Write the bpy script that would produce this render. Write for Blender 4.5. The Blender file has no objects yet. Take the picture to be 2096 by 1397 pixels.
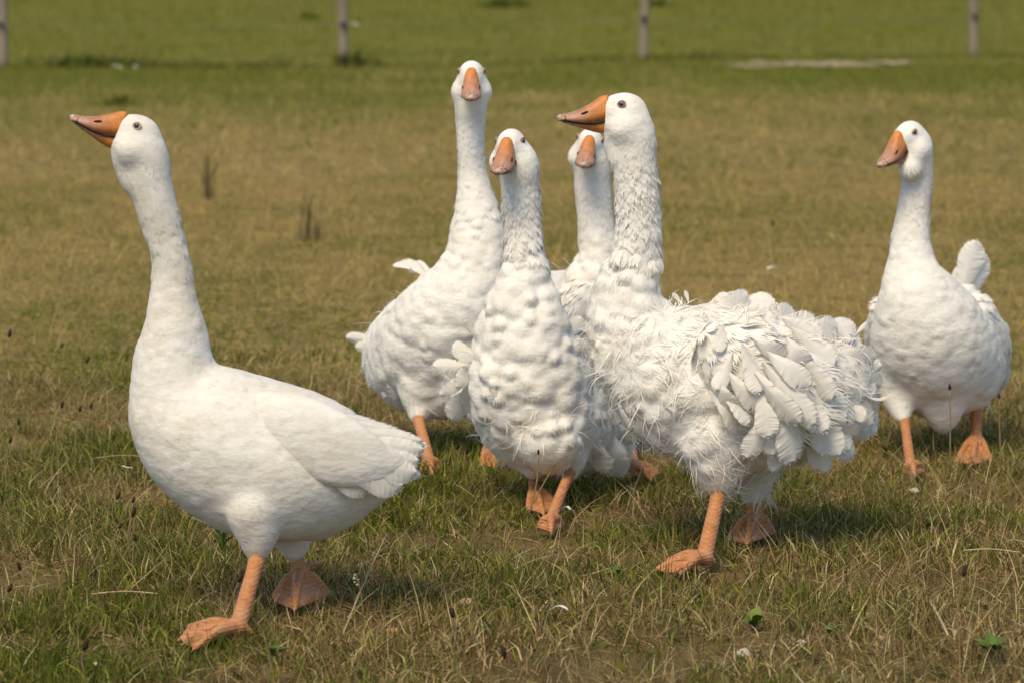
import bpy, math, random
import numpy as np
from mathutils import Vector, Matrix, Euler

# ------------------------------------------------------------------ camera, world, sun, exposure
SC = bpy.context.scene
COL = SC.collection
CAM_H = 1.29
F_PX = 7860.0                      # focal length in photo pixels (135 mm on a 36 mm sensor)
PITCH = math.atan(877.5 / F_PX)
cam_data = bpy.data.cameras.new('camera')
cam = bpy.data.objects.new('camera', cam_data)
COL.objects.link(cam)
cam.location = (0, 0, CAM_H)
cam.rotation_euler = (math.pi / 2 - PITCH, 0, 0)
cam_data.sensor_width = 36.0
cam_data.lens = 135.0
cam_data.clip_start = 0.1
cam_data.clip_end = 3000.0
cam_data.dof.use_dof = True
cam_data.dof.focus_distance = 7.6
cam_data.dof.aperture_fstop = 7.1
SC.camera = cam

SUN_EL = math.radians(55.0)
SUN_AZ = math.radians(24.0)        # the sun stands behind the camera, this far to its left
w = bpy.data.worlds.new('World')
SC.world = w
w.use_nodes = True
wn = w.node_tree
sky = wn.nodes.new('ShaderNodeTexSky')
sky.sky_type = 'NISHITA'
sky.sun_disc = False
sky.sun_elevation = SUN_EL
sky.sun_rotation = math.pi + SUN_AZ
sky.dust_density = 0.6
sky.ozone_density = 1.6
wn.links.new(sky.outputs[0], wn.nodes['Background'].inputs[0])
wn.nodes['Background'].inputs[1].default_value = 0.12
sun_data = bpy.data.lights.new('sun', 'SUN')
sun_data.energy = 2.55
sun_data.angle = math.radians(30.0)
sun_data.color = (1.0, 0.85, 0.60)
sun = bpy.data.objects.new('sun', sun_data)
COL.objects.link(sun)
sdir = Vector((math.sin(SUN_AZ) * math.cos(SUN_EL), math.cos(SUN_AZ) * math.cos(SUN_EL), -math.sin(SUN_EL)))
sun.rotation_euler = sdir.to_track_quat('-Z', 'Y').to_euler()
sun.location = (-3, -3, 8)
SC.view_settings.view_transform = 'Standard'
SC.view_settings.look = 'None'
SC.view_settings.exposure = 0.55
SC.view_settings.gamma = 1.0
SC.view_settings.use_curve_mapping = False
SC.cycles.max_bounces = 7
SC.cycles.diffuse_bounces = 4
SC.cycles.glossy_bounces = 2
SC.cycles.transmission_bounces = 4

rng = np.random.default_rng(7)
random.seed(7)

# ------------------------------------------------------------------ measuring helpers
cp, sp = math.cos(PITCH), math.sin(PITCH)


def ray(px, py):
    x = (px - 1048.0) / F_PX
    y = (698.5 - py) / F_PX
    return np.array((x, cp + y * sp, -sp + y * cp))


def P(px, py, Y):
    d = ray(px, py)
    return np.array((0, 0, CAM_H)) + d * (Y / d[1])


def G(px, py, z=0.0):
    d = ray(px, py)
    return np.array((0, 0, CAM_H)) + d * ((z - CAM_H) / d[2])


# ------------------------------------------------------------------ object helpers
WORLD = {}


def reg(o, parent, mw):
    COL.objects.link(o)
    if parent is not None:
        o.parent = parent
        o.matrix_local = WORLD[parent.name].inverted() @ mw
    else:
        o.matrix_world = mw
    WORLD[o.name] = mw.copy()
    return o


def mesh_data(name, verts, faces, mat=None, smooth=True):
    me = bpy.data.meshes.new(name)
    v = np.asarray(verts, dtype=np.float32)
    if isinstance(faces, np.ndarray):
        n, k = faces.shape
        me.vertices.add(len(v))
        me.vertices.foreach_set('co', v.ravel())
        me.loops.add(n * k)
        me.loops.foreach_set('vertex_index', faces.astype(np.int32).ravel())
        me.polygons.add(n)
        me.polygons.foreach_set('loop_start', np.arange(0, n * k, k, dtype=np.int32))
        me.update(calc_edges=True)
    else:
        me.from_pydata([tuple(map(float, p)) for p in v], [], [tuple(int(i) for i in f) for f in faces])
    if smooth:
        me.polygons.foreach_set('use_smooth', [True] * len(me.polygons))
    if mat is not None:
        me.materials.append(mat)
    me.update()
    return me


def mk(name, verts, faces, mat, parent=None, mw=None, smooth=True, origin=None):
    """mesh object; verts are world coordinates unless mw is given"""
    if mw is None:
        if parent is not None:
            origin = np.array(WORLD[parent.name].translation) if origin is None else origin
        elif origin is None:
            origin = np.array((0, 0, 0))
        verts = np.asarray(verts, dtype=np.float64) - np.asarray(origin)
        mw = Matrix.Translation(Vector(origin))
    me = mesh_data(name, verts, faces, mat, smooth)
    o = bpy.data.objects.new(name, me)
    return reg(o, parent, mw)


def put(name, me, parent, mw):
    return reg(bpy.data.objects.new(name, me), parent, mw)


def empty(name, loc):
    o = bpy.data.objects.new(name, None)
    o.empty_display_size = 0.1
    return reg(o, None, Matrix.Translation(Vector(loc)))


def tag(o, label, cat, group=None, kind=None):
    if label:
        o['label'] = label
    if cat:
        o['category'] = cat
    if group:
        o['group'] = group
    if kind:
        o['kind'] = kind
    return o


# ------------------------------------------------------------------ materials
def new_mat(name):
    m = bpy.data.materials.new(name)
    m.use_nodes = True
    nt = m.node_tree
    return m, nt, nt.nodes['Principled BSDF'], nt.nodes['Material Output']


def N(nt, typ, **kw):
    n = nt.nodes.new(typ)
    for k, v in kw.items():
        setattr(n, k, v)
    return n


def L(nt, a, b):
    nt.links.new(a, b)


def ramp(nt, fac, stops):
    r = N(nt, 'ShaderNodeValToRGB')
    e = r.color_ramp.elements
    while len(e) < len(stops):
        e.new(0.5)
    for i, (p, c) in enumerate(stops):
        e[i].position = p
        e[i].color = (c[0], c[1], c[2], 1)
    L(nt, fac, r.inputs[0])
    return r.outputs[0]


def noise(nt, scale, detail=3.0, coord='Object', rough=0.6, vec=None, stretch=None):
    n = N(nt, 'ShaderNodeTexNoise')
    n.inputs['Scale'].default_value = scale
    n.inputs['Detail'].default_value = detail
    n.inputs['Roughness'].default_value = rough
    if vec is None:
        t = N(nt, 'ShaderNodeTexCoord')
        vec = t.outputs[coord]
    if stretch:
        mp = N(nt, 'ShaderNodeMapping')
        mp.inputs['Scale'].default_value = stretch
        L(nt, vec, mp.inputs[0])
        vec = mp.outputs[0]
    L(nt, vec, n.inputs['Vector'])
    return n.outputs['Fac']


def bump(nt, height, strength, dist, b):
    n = N(nt, 'ShaderNodeBump')
    n.inputs['Strength'].default_value = strength
    n.inputs['Distance'].default_value = dist
    L(nt, height, n.inputs['Height'])
    L(nt, n.outputs[0], b.inputs['Normal'])


def simple_mat(name, color, rough=0.6, nscale=40, var=0.25, bstr=0.3, bdist=0.004, spec=0.3):
    m, nt, b, out = new_mat(name)
    f = noise(nt, nscale, 4)
    lo = [c * (1 - var) for c in color]
    hi = [min(1, c * (1 + var)) for c in color]
    L(nt, ramp(nt, f, [(0.25, lo), (0.75, hi)]), b.inputs['Base Color'])
    b.inputs['Roughness'].default_value = rough
    b.inputs['Specular IOR Level'].default_value = spec
    bump(nt, f, bstr, bdist, b)
    return m


def plume_mat(name, lo, hi, transl, nscale=55, bstr=0.25, stretch=None, stain_bounce=0.0, ripple=0.0):
    m, nt, b, out = new_mat(name)
    f = noise(nt, nscale, 5, stretch=stretch)
    c = ramp(nt, f, [(0.3, lo), (0.7, hi)])
    if stain_bounce > 0:  # tan blotches: dirty feathers plus warm ground bounce painted into the colour
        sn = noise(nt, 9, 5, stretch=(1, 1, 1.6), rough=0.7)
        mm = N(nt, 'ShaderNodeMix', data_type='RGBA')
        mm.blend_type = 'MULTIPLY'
        mm.inputs[0].default_value = stain_bounce
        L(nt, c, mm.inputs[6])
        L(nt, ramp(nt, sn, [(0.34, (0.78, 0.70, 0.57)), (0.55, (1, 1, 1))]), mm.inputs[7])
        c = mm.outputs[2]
    L(nt, c, b.inputs['Base Color'])
    b.inputs['Roughness'].default_value = 0.72
    b.inputs['Specular IOR Level'].default_value = 0.18
    b.inputs['Sheen Weight'].default_value = 0.12
    b.inputs['Sheen Roughness'].default_value = 0.5
    h_ = f
    if ripple > 0:
        rp_ = noise(nt, 30, 3, stretch=(1, 1, 1.9), rough=0.5)
        ad = N(nt, 'ShaderNodeMath', operation='MULTIPLY_ADD')
        L(nt, rp_, ad.inputs[0])
        ad.inputs[1].default_value = ripple
        L(nt, f, ad.inputs[2])
        h_ = ad.outputs[0]
    bump(nt, h_, bstr, 0.003, b)
    if transl > 0:
        t = N(nt, 'ShaderNodeBsdfTranslucent')
        L(nt, c, t.inputs['Color'])
        mx = N(nt, 'ShaderNodeMixShader')
        mx.inputs[0].default_value = transl
        L(nt, b.outputs[0], mx.inputs[1])
        L(nt, t.outputs[0], mx.inputs[2])
        L(nt, mx.outputs[0], out.inputs[0])
    return m


M_BODY = plume_mat('white_down', (0.655, 0.605, 0.52), (0.73, 0.69, 0.61), 0.0, 60, 0.4, stain_bounce=0.5, ripple=2.6)
M_FLUFF = plume_mat('white_fluff', (0.72, 0.67, 0.585), (0.80, 0.76, 0.68), 0.0, 60, 0.5, stain_bounce=0.35, ripple=2.5)
M_PLUME = plume_mat('white_plumage', (0.79, 0.74, 0.65), (0.86, 0.82, 0.74), 0.10, 70, 0.25, stain_bounce=0.3)
M_SOFT = plume_mat('white_short_plumage', (0.66, 0.61, 0.525), (0.745, 0.705, 0.625), 0.06, 70, 0.2, stain_bounce=0.45)
# large wing feathers with barb lines and a paler shaft
M_QUILL, nt, b, out = new_mat('white_quill')
tc = N(nt, 'ShaderNodeTexCoord')
wv = N(nt, 'ShaderNodeTexWave')
wv.wave_type = 'BANDS'
wv.bands_direction = 'Y'
wv.inputs['Scale'].default_value = 16
wv.inputs['Distortion'].default_value = 3.5
wv.inputs['Detail'].default_value = 2
L(nt, tc.outputs['Object'], wv.inputs['Vector'])
c = ramp(nt, noise(nt, 3.5, 4), [(0.3, (0.74, 0.68, 0.58)), (0.7, (0.82, 0.78, 0.70))])
L(nt, c, b.inputs['Base Color'])
b.inputs['Roughness'].default_value = 0.6
b.inputs['Specular IOR Level'].default_value = 0.25
bump(nt, wv.outputs['Fac'], 0.12, 0.02, b)
t = N(nt, 'ShaderNodeBsdfTranslucent')
L(nt, c, t.inputs['Color'])
mx = N(nt, 'ShaderNodeMixShader')
mx.inputs[0].default_value = 0.22
L(nt, b.outputs[0], mx.inputs[1])
L(nt, t.outputs[0], mx.inputs[2])
L(nt, mx.outputs[0], out.inputs[0])

# beak: orange at the face, pinker towards the tip
M_BEAK, nt, b, out = new_mat('orange_beak')
tc = N(nt, 'ShaderNodeTexCoord')
sx = N(nt, 'ShaderNodeSeparateXYZ')
L(nt, tc.outputs['Object'], sx.inputs[0])
mr = N(nt, 'ShaderNodeMapRange')
mr.inputs[1].default_value = 0.035
mr.inputs[2].default_value = 0.120
L(nt, sx.outputs[0], mr.inputs[0])
nz = noise(nt, 90, 4)
ad = N(nt, 'ShaderNodeMath', operation='MULTIPLY_ADD')
L(nt, nz, ad.inputs[0])
ad.inputs[1].default_value = 0.35
L(nt, mr.outputs[0], ad.inputs[2])
c = ramp(nt, ad.outputs[0], [(0.15, (0.62, 0.22, 0.028)), (0.45, (0.50, 0.185, 0.05)), (0.75, (0.47, 0.225, 0.125)), (1.0, (0.52, 0.30, 0.20))])
st1 = N(nt, 'ShaderNodeMapRange')
st1.inputs[1].default_value = 0.088
st1.inputs[2].default_value = 0.108
L(nt, sx.outputs[0], st1.inputs[0])
st2 = N(nt, 'ShaderNodeMath', operation='MULTIPLY')
L(nt, st1.outputs[0], st2.inputs[0])
L(nt, ramp(nt, noise(nt, 210, 4), [(0.50, (0, 0, 0)), (0.62, (1, 1, 1))]), st2.inputs[1])
dirt = N(nt, 'ShaderNodeMix', data_type='RGBA')
L(nt, st2.outputs[0], dirt.inputs[0])
L(nt, c, dirt.inputs[6])
dirt.inputs[7].default_value = (0.10, 0.065, 0.025, 1)
mott = N(nt, 'ShaderNodeMix', data_type='RGBA')
mott.blend_type = 'MULTIPLY'
mott.inputs[0].default_value = 0.6
L(nt, dirt.outputs[2], mott.inputs[6])
L(nt, ramp(nt, noise(nt, 55, 5), [(0.35, (0.55, 0.45, 0.40)), (0.6, (1, 1, 1))]), mott.inputs[7])
L(nt, mott.outputs[2], b.inputs['Base Color'])
b.inputs['Roughness'].default_value = 0.5
b.inputs['Subsurface Weight'].default_value = 0.1
b.inputs['Subsurface Radius'].default_value = (0.01, 0.004, 0.002)
bump(nt, noise(nt, 160, 5), 0.25, 0.002, b)
M_NAIL = simple_mat('beak_nail', (0.52, 0.33, 0.24), 0.45, 200, 0.15, 0.1)
M_DARK = simple_mat('mouth_dark', (0.035, 0.018, 0.012), 0.7, 80, 0.3, 0.1)
M_LID = simple_mat('eyelid', (0.62, 0.36, 0.20), 0.6, 150, 0.2, 0.2)
M_LIDP = simple_mat('eyelid_pink', (0.42, 0.16, 0.12), 0.6, 150, 0.2, 0.2)
M_IRIS = simple_mat('iris', (0.16, 0.20, 0.24), 0.12, 300, 0.4, 0.0, spec=0.6)
M_PUPIL = simple_mat('pupil', (0.006, 0.006, 0.008), 0.05, 100, 0.1, 0.0, spec=0.8)

# legs: orange skin with ring scales
M_LEG, nt, b, out = new_mat('leg_skin')
vo = N(nt, 'ShaderNodeTexVoronoi')
vo.inputs['Scale'].default_value = 260
tc = N(nt, 'ShaderNodeTexCoord')
mp = N(nt, 'ShaderNodeMapping')
mp.inputs['Scale'].default_value = (0.6, 0.6, 1.5)
L(nt, tc.outputs['Object'], mp.inputs[0])
L(nt, mp.outputs[0], vo.inputs['Vector'])
n1 = noise(nt, 28, 4)
c = ramp(nt, n1, [(0.25, (0.44, 0.17, 0.055)), (0.5, (0.56, 0.235, 0.08)), (0.8, (0.58, 0.30, 0.17))])
mixc = N(nt, 'ShaderNodeMix', data_type='RGBA')
mixc.blend_type = 'MULTIPLY'
mixc.inputs[0].default_value = 0.5
L(nt, c, mixc.inputs[6])
L(nt, ramp(nt, vo.outputs['Distance'], [(0.0, (1, 1, 1)), (0.7, (0.55, 0.5, 0.45))]), mixc.inputs[7])
L(nt, mixc.outputs[2], b.inputs['Base Color'])
b.inputs['Roughness'].default_value = 0.55
b.inputs['Subsurface Weight'].default_value = 0.08
b.inputs['Subsurface Radius'].default_value = (0.01, 0.004, 0.002)
iv = N(nt, 'ShaderNodeMath', operation='SUBTRACT')
iv.inputs[0].default_value = 1.0
L(nt, vo.outputs['Distance'], iv.inputs[1])
wl_ = N(nt, 'ShaderNodeTexWave')
wl_.bands_direction = 'Z'
wl_.inputs['Scale'].default_value = 48
wl_.inputs['Distortion'].default_value = 2.2
wl_.inputs['Detail'].default_value = 3
wl_.inputs['Detail Scale'].default_value = 2
L(nt, tc.outputs['Object'], wl_.inputs['Vector'])
sm_ = N(nt, 'ShaderNodeMath', operation='MULTIPLY_ADD')
L(nt, wl_.outputs['Fac'], sm_.inputs[0])
sm_.inputs[1].default_value = 0.8
L(nt, iv.outputs[0], sm_.inputs[2])
bump(nt, sm_.outputs[0], 0.45, 0.0025, b)
mx2 = N(nt, 'ShaderNodeMix', data_type='RGBA')
mx2.blend_type = 'MULTIPLY'
mx2.inputs[0].default_value = 0.2
L(nt, mixc.outputs[2], mx2.inputs[6])
L(nt, ramp(nt, wl_.outputs['Fac'], [(0.05, (0.5, 0.42, 0.36)), (0.4, (1, 1, 1))]), mx2.inputs[7])
L(nt, mx2.outputs[2], b.inputs['Base Color'])
M_CLAW = simple_mat('claw', (0.30, 0.20, 0.12), 0.5, 200, 0.2, 0.1)


# ------------------------------------------------------------------ implicit surfaces (bodies and feet)
def surface_nets(F, o, h):
    ins = F < 0
    nx, ny, nz = F.shape
    c = np.zeros((nx - 1, ny - 1, nz - 1), np.int8)
    for dx in (0, 1):
        for dy in (0, 1):
            for dz in (0, 1):
                c += ins[dx:nx - 1 + dx, dy:ny - 1 + dy, dz:nz - 1 + dz]
    idx = np.argwhere((c > 0) & (c < 8))
    vid = -np.ones(c.shape, np.int32)
    vid[idx[:, 0], idx[:, 1], idx[:, 2]] = np.arange(len(idx))
    acc = np.zeros((len(idx), 3))
    cnt = np.zeros(len(idx))
    cor = [(a, b_, c_) for a in (0, 1) for b_ in (0, 1) for c_ in (0, 1)]
    for i, p in enumerate(cor):
        for q in cor[i + 1:]:
            if sum(abs(p[k] - q[k]) for k in range(3)) != 1:
                continue
            fa = F[idx[:, 0] + p[0], idx[:, 1] + p[1], idx[:, 2] + p[2]]
            fb = F[idx[:, 0] + q[0], idx[:, 1] + q[1], idx[:, 2] + q[2]]
            m = (fa < 0) != (fb < 0)
            t = np.where(m, fa / np.where(m, fa - fb, 1), 0)
            pt = np.array(p)[None] + t[:, None] * (np.array(q) - np.array(p))[None]
            acc += np.where(m[:, None], pt, 0)
            cnt += m
    v = (idx + acc / cnt[:, None]) * h + o
    faces = []
    for ax in range(3):
        sl0 = [slice(1, -1)] * 3
        sl1 = [slice(1, -1)] * 3
        sl0[ax] = slice(0, -1)
        sl1[ax] = slice(1, None)
        a = ins[tuple(sl0)]
        b_ = ins[tuple(sl1)]
        e = np.argwhere(a != b_)
        flip = a[e[:, 0], e[:, 1], e[:, 2]]
        off = np.array([1, 1, 1])
        off[ax] = 0
        e = e + off
        u_, w_ = (ax + 1) % 3, (ax + 2) % 3
        q = []
        for du, dw in ((-1, -1), (0, -1), (0, 0), (-1, 0)):
            k = e.copy()
            k[:, u_] += du
            k[:, w_] += dw
            q.append(vid[k[:, 0], k[:, 1], k[:, 2]])
        q = np.stack(q, 1)
        q[~flip] = q[~flip][:, ::-1]
        faces.append(q)
    return v, np.concatenate(faces)


def blur(F, n):
    for _ in range(n):
        for ax in range(3):
            a = np.roll(F, 1, ax)
            b_ = np.roll(F, -1, ax)
            F = 0.25 * a + 0.5 * F + 0.25 * b_
    return F


def ell_field(F, o, h, cs, rs, R=None):
    """union of ellipsoids (centres cs, radii rs, optional rotation rows R) into F"""
    for i in range(len(cs)):
        c_, r = cs[i], rs[i]
        if R is None or R[i] is None:
            ext = r + 5 * h
        else:
            ext = np.full(3, r.max() + 5 * h)
        lo = np.maximum(((c_ - ext - o) / h).astype(int), 0)
        hi = np.minimum(((c_ + ext - o) / h).astype(int) + 2, F.shape)
        if np.any(hi <= lo):
            continue
        g = [(np.arange(lo[k], hi[k]) * h + o[k] - c_[k]).astype(np.float32) for k in range(3)]
        X, Y, Z = g[0][:, None, None], g[1][None, :, None], g[2][None, None, :]
        if R is not None and R[i] is not None:
            m = R[i]
            X, Y, Z = (m[0][0] * X + m[0][1] * Y + m[0][2] * Z, m[1][0] * X + m[1][1] * Y + m[1][2] * Z, m[2][0] * X + m[2][1] * Y + m[2][2] * Z)
        k0 = np.sqrt((X / r[0]) ** 2 + (Y / r[1]) ** 2 + (Z / r[2]) ** 2)
        k1 = np.sqrt((X / r[0] ** 2) ** 2 + (Y / r[1] ** 2) ** 2 + (Z / r[2] ** 2) ** 2) + 1e-6
        f = k0 * (k0 - 1) / k1
        s = (slice(lo[0], hi[0]), slice(lo[1], hi[1]), slice(lo[2], hi[2]))
        F[s] = np.minimum(F[s], f)


def tri_field(F, o, h, a, b_, c_, th):
    """thin slab round a triangle"""
    lo = np.maximum(((np.minimum(np.minimum(a, b_), c_) - th - 4 * h - o) / h).astype(int), 0)
    hi = np.minimum(((np.maximum(np.maximum(a, b_), c_) + th + 4 * h - o) / h).astype(int) + 2, F.shape)
    g = [np.arange(lo[k], hi[k]) * h + o[k] for k in range(3)]
    p = np.stack(np.meshgrid(*g, indexing='ij'), -1)
    ba, cb, ac = b_ - a, c_ - b_, a - c_
    pa, pb, pc = p - a, p - b_, p - c_
    nor = np.cross(ba, ac)

    def dot(x, y):
        return (x * y).sum(-1)
    side = np.sign(dot(np.cross(ba, nor), pa)) + np.sign(dot(np.cross(cb, nor), pb)) + np.sign(dot(np.cross(ac, nor), pc))

    def seg(e, q):
        t = np.clip(dot(q, e) / (e @ e), 0, 1)
        r = e * t[..., None] - q
        return dot(r, r)
    d2 = np.where(side < 2.0, np.minimum(np.minimum(seg(ba, pa), seg(cb, pb)), seg(ac, pc)), dot(pa, nor) ** 2 / (nor @ nor))
    f = np.sqrt(d2) - th
    s = (slice(lo[0], hi[0]), slice(lo[1], hi[1]), slice(lo[2], hi[2]))
    F[s] = np.minimum(F[s], f)


def build_field(cs, rs, h, R=None, nblur=2, extra=None):
    cs, rs = np.asarray(cs), np.asarray(rs)
    rmax = rs.max(1)[:, None] if R is not None else rs
    o = (cs - rmax).min(0) - 7 * h
    n = np.ceil(((cs + rmax).max(0) + 7 * h - o) / h).astype(int)
    F = np.full(n, 5 * h, np.float32)
    ell_field(F, o, h, cs, rs, R)
    if extra:
        extra(F, o, h)
    F = np.clip(F, -5 * h, 5 * h)
    F = blur(F, nblur)
    return surface_nets(F, o, h)


def catmull(pts, n):
    pts = np.asarray(pts, float)
    q = np.vstack([2 * pts[0] - pts[1], pts, 2 * pts[-1] - pts[-2]])
    out_ = []
    for i in range(1, len(q) - 2):
        for t in np.linspace(0, 1, n, endpoint=False):
            a, b_, c_, d = q[i - 1], q[i], q[i + 1], q[i + 2]
            out_.append(0.5 * (2 * b_ + (c_ - a) * t + (2 * a - 5 * b_ + 4 * c_ - d) * t * t + (3 * b_ - a - 3 * c_ + d) * t ** 3))
    out_.append(pts[-1])
    return np.array(out_)


def vnormals(v, f):
    fn = np.cross(v[f[:, 2]] - v[f[:, 0]], v[f[:, 3]] - v[f[:, 1]])
    n = np.zeros_like(v)
    for k in range(4):
        np.add.at(n, f[:, k], fn)
    return n / (np.linalg.norm(n, axis=1)[:, None] + 1e-12)


def unit(a):
    return a / (np.linalg.norm(a, axis=-1)[..., None] + 1e-12)


# ------------------------------------------------------------------ plumage
def fan_template(seed, ns, nseg, spread, camber, curl, fray):
    """a soft contour feather: overlapping barb strips fanned from the root over one domed surface"""
    r = np.random.default_rng(seed)
    out_, faces = [], []

    def surf(x, y):
        q = min(1.0, abs(x) * 2)
        return camber * (1 - q * q) * math.sin(math.pi * min(1, 0.12 + 0.86 * y)) + curl * y * y
    for i in r.permutation(ns):
        c = -1 + 2 * i / (ns - 1)
        tip = 1.0 - 0.30 * abs(c) ** 1.6 + r.normal(0, fray)
        dx = r.normal(0, 0.05)
        o = len(out_)
        dz = r.uniform(0, 0.012)
        for j in range(nseg + 1):
            t = j / nseg
            y = 0.02 + (0.10 * (1 - abs(c))) + t * (tip - 0.02 - 0.10 * (1 - abs(c)))
            x = 0.5 * spread * c * min(1, 0.30 + 1.25 * t - 0.45 * t * t) + dx * t * t
            w_ = (1.7 / ns) * (0.55 + 0.65 * t) * (1 - t ** 4 * 0.9) * 0.5
            for sg in (1, -1):
                out_.append((x - sg * w_, y, surf(x - sg * w_, y) + dz))
        for j in range(nseg):
            a = o + 2 * j
            faces.append((a, a + 1, a + 3, a + 2))
    return np.array(out_), np.array(faces)


def poisson(v, rad, seed):
    """greedy picks of vertices with a local radius"""
    r = np.random.default_rng(seed)
    order = r.permutation(len(v))
    order = order[rad[order] > 0]
    cell = max(0.004, float(np.median(rad[rad > 0])))
    grid = {}
    keep = []
    vl = v.tolist()
    rl = rad.tolist()
    for i in order.tolist():
        p = vl[i]
        ri = rl[i]
        k = (int(p[0] // cell), int(p[1] // cell), int(p[2] // cell))
        m = int(math.ceil(ri / cell))
        ok = True
        for a in range(k[0] - m, k[0] + m + 1):
            for b_ in range(k[1] - m, k[1] + m + 1):
                for c_ in range(k[2] - m, k[2] + m + 1):
                    for q in grid.get((a, b_, c_), ()):
                        if (q[0] - p[0]) ** 2 + (q[1] - p[1]) ** 2 + (q[2] - p[2]) ** 2 < ri * ri:
                            ok = False
                            break
                    if not ok:
                        break
                if not ok:
                    break
            if not ok:
                break
        if ok:
            grid.setdefault(k, []).append(p)
            keep.append(i)
    return np.array(keep, int)


def feather_mesh(pos, nor, flow, ln, wd, lift, tmpls, r, jit, blend, sink=0.25):
    """many small feathers as one vertex/face array plus blended normals"""
    n = len(pos)
    T = unit(flow - (flow * nor).sum(1)[:, None] * nor)
    B = np.cross(nor, T)
    a = r.normal(0, jit, n)[:, None]
    T = unit(T * np.cos(a) + B * np.sin(a))
    al = (lift + r.normal(0, 0.35, n) * lift)[:, None]
    T2 = T * np.cos(al) + nor * np.sin(al)
    N2 = nor * np.cos(al) - T * np.sin(al)
    B2 = np.cross(T2, N2)
    roll = r.normal(0, 0.10, n)[:, None] * min(1, blend and 1)
    B3 = B2 * np.cos(roll) + N2 * np.sin(roll)
    N3 = N2 * np.cos(roll) - B2 * np.sin(roll)
    base = pos - T * (ln * sink)[:, None] - nor * 0.0008
    Vs, Fs, Ns = [], [], []
    off = 0
    pick = r.integers(0, len(tmpls), n)
    for k, (tv, tf) in enumerate(tmpls):
        s_ = np.where(pick == k)[0]
        if len(s_) == 0:
            continue
        V = (base[s_, None, :] + B3[s_, None, :] * (wd[s_, None] * tv[None, :, 0])[..., None]
             + T2[s_, None, :] * (ln[s_, None] * tv[None, :, 1])[..., None]
             + N3[s_, None, :] * (wd[s_, None] * tv[None, :, 2])[..., None])
        Fc = tf[None] + (np.arange(len(s_)) * len(tv))[:, None, None]
        V = V.reshape(-1, 3)
        Fc = Fc.reshape(-1, 4)
        fn = vnormals(V, Fc)
        bn = np.repeat(nor[s_], len(tv), 0)
        fl = (fn * bn).sum(1) < -0.3
        bn[fl] = fn[fl]
        Vs.append(V)
        Fs.append(Fc + off)
        Ns.append(unit(fn * (1 - blend) + bn * blend))
        off += len(V)
    return np.vstack(Vs), np.vstack(Fs), np.vstack(Ns)


def down_mesh(pos, nor, flow, ln, wd, lift, r, jit, blend):
    """fine short barbs lying along the body"""
    tv = np.array([(0.5, 0, 0), (-0.5, 0, 0), (0.45, 0.5, 0.0), (-0.45, 0.5, 0.0), (0.08, 1, 0), (-0.08, 1, 0)])
    tf = np.array([(0, 1, 3, 2), (2, 3, 5, 4)])
    return feather_mesh(pos, nor, flow, ln, wd, lift, [(tv, tf)], r, jit, blend, 0.3)


def strand_mesh(pos, nor, flow, ln, wd, r, curl, nseg=8):
    """curling wisps: narrow ribbons that arc off the body"""
    n = len(pos)
    T = unit(flow - (flow * nor).sum(1)[:, None] * nor)
    B = np.cross(nor, T)
    a = r.normal(0, 0.25, n)[:, None]
    T = unit(T * np.cos(a) + B * np.sin(a))
    B = np.cross(nor, T)
    k = r.normal(0, 1.0, n) * curl
    k2 = -r.uniform(0.6, 1.6, n)
    al0 = r.uniform(0.15, 0.75, n)
    p = pos.copy()
    rows = []
    ang = np.zeros(n)
    for j in range(nseg + 1):
        t = j / nseg
        al = al0 + k2 * t
        d = (T * np.cos(ang)[:, None] + B * np.sin(ang)[:, None])
        d = d * np.cos(al)[:, None] + nor * np.sin(al)[:, None]
        side = unit(np.cross(nor, d))
        ww = wd * (0.35 + 1.3 * t * (1 - t) * 2) * (1 - t ** 3) + 0.0004
        rows.append(np.stack([p - side * ww[:, None] * 0.5, p + side * ww[:, None] * 0.5], 1))
        p = p + d * (ln / nseg)[:, None]
        ang = ang + k / nseg
    V = np.stack(rows, 1).reshape(n, -1, 3)
    f = np.array([(2 * j, 2 * j + 1, 2 * j + 3, 2 * j + 2) for j in range(nseg)])
    Fc = (f[None] + (np.arange(n) * 2 * (nseg + 1))[:, None, None]).reshape(-1, 4)
    return V.reshape(-1, 3), Fc


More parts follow.
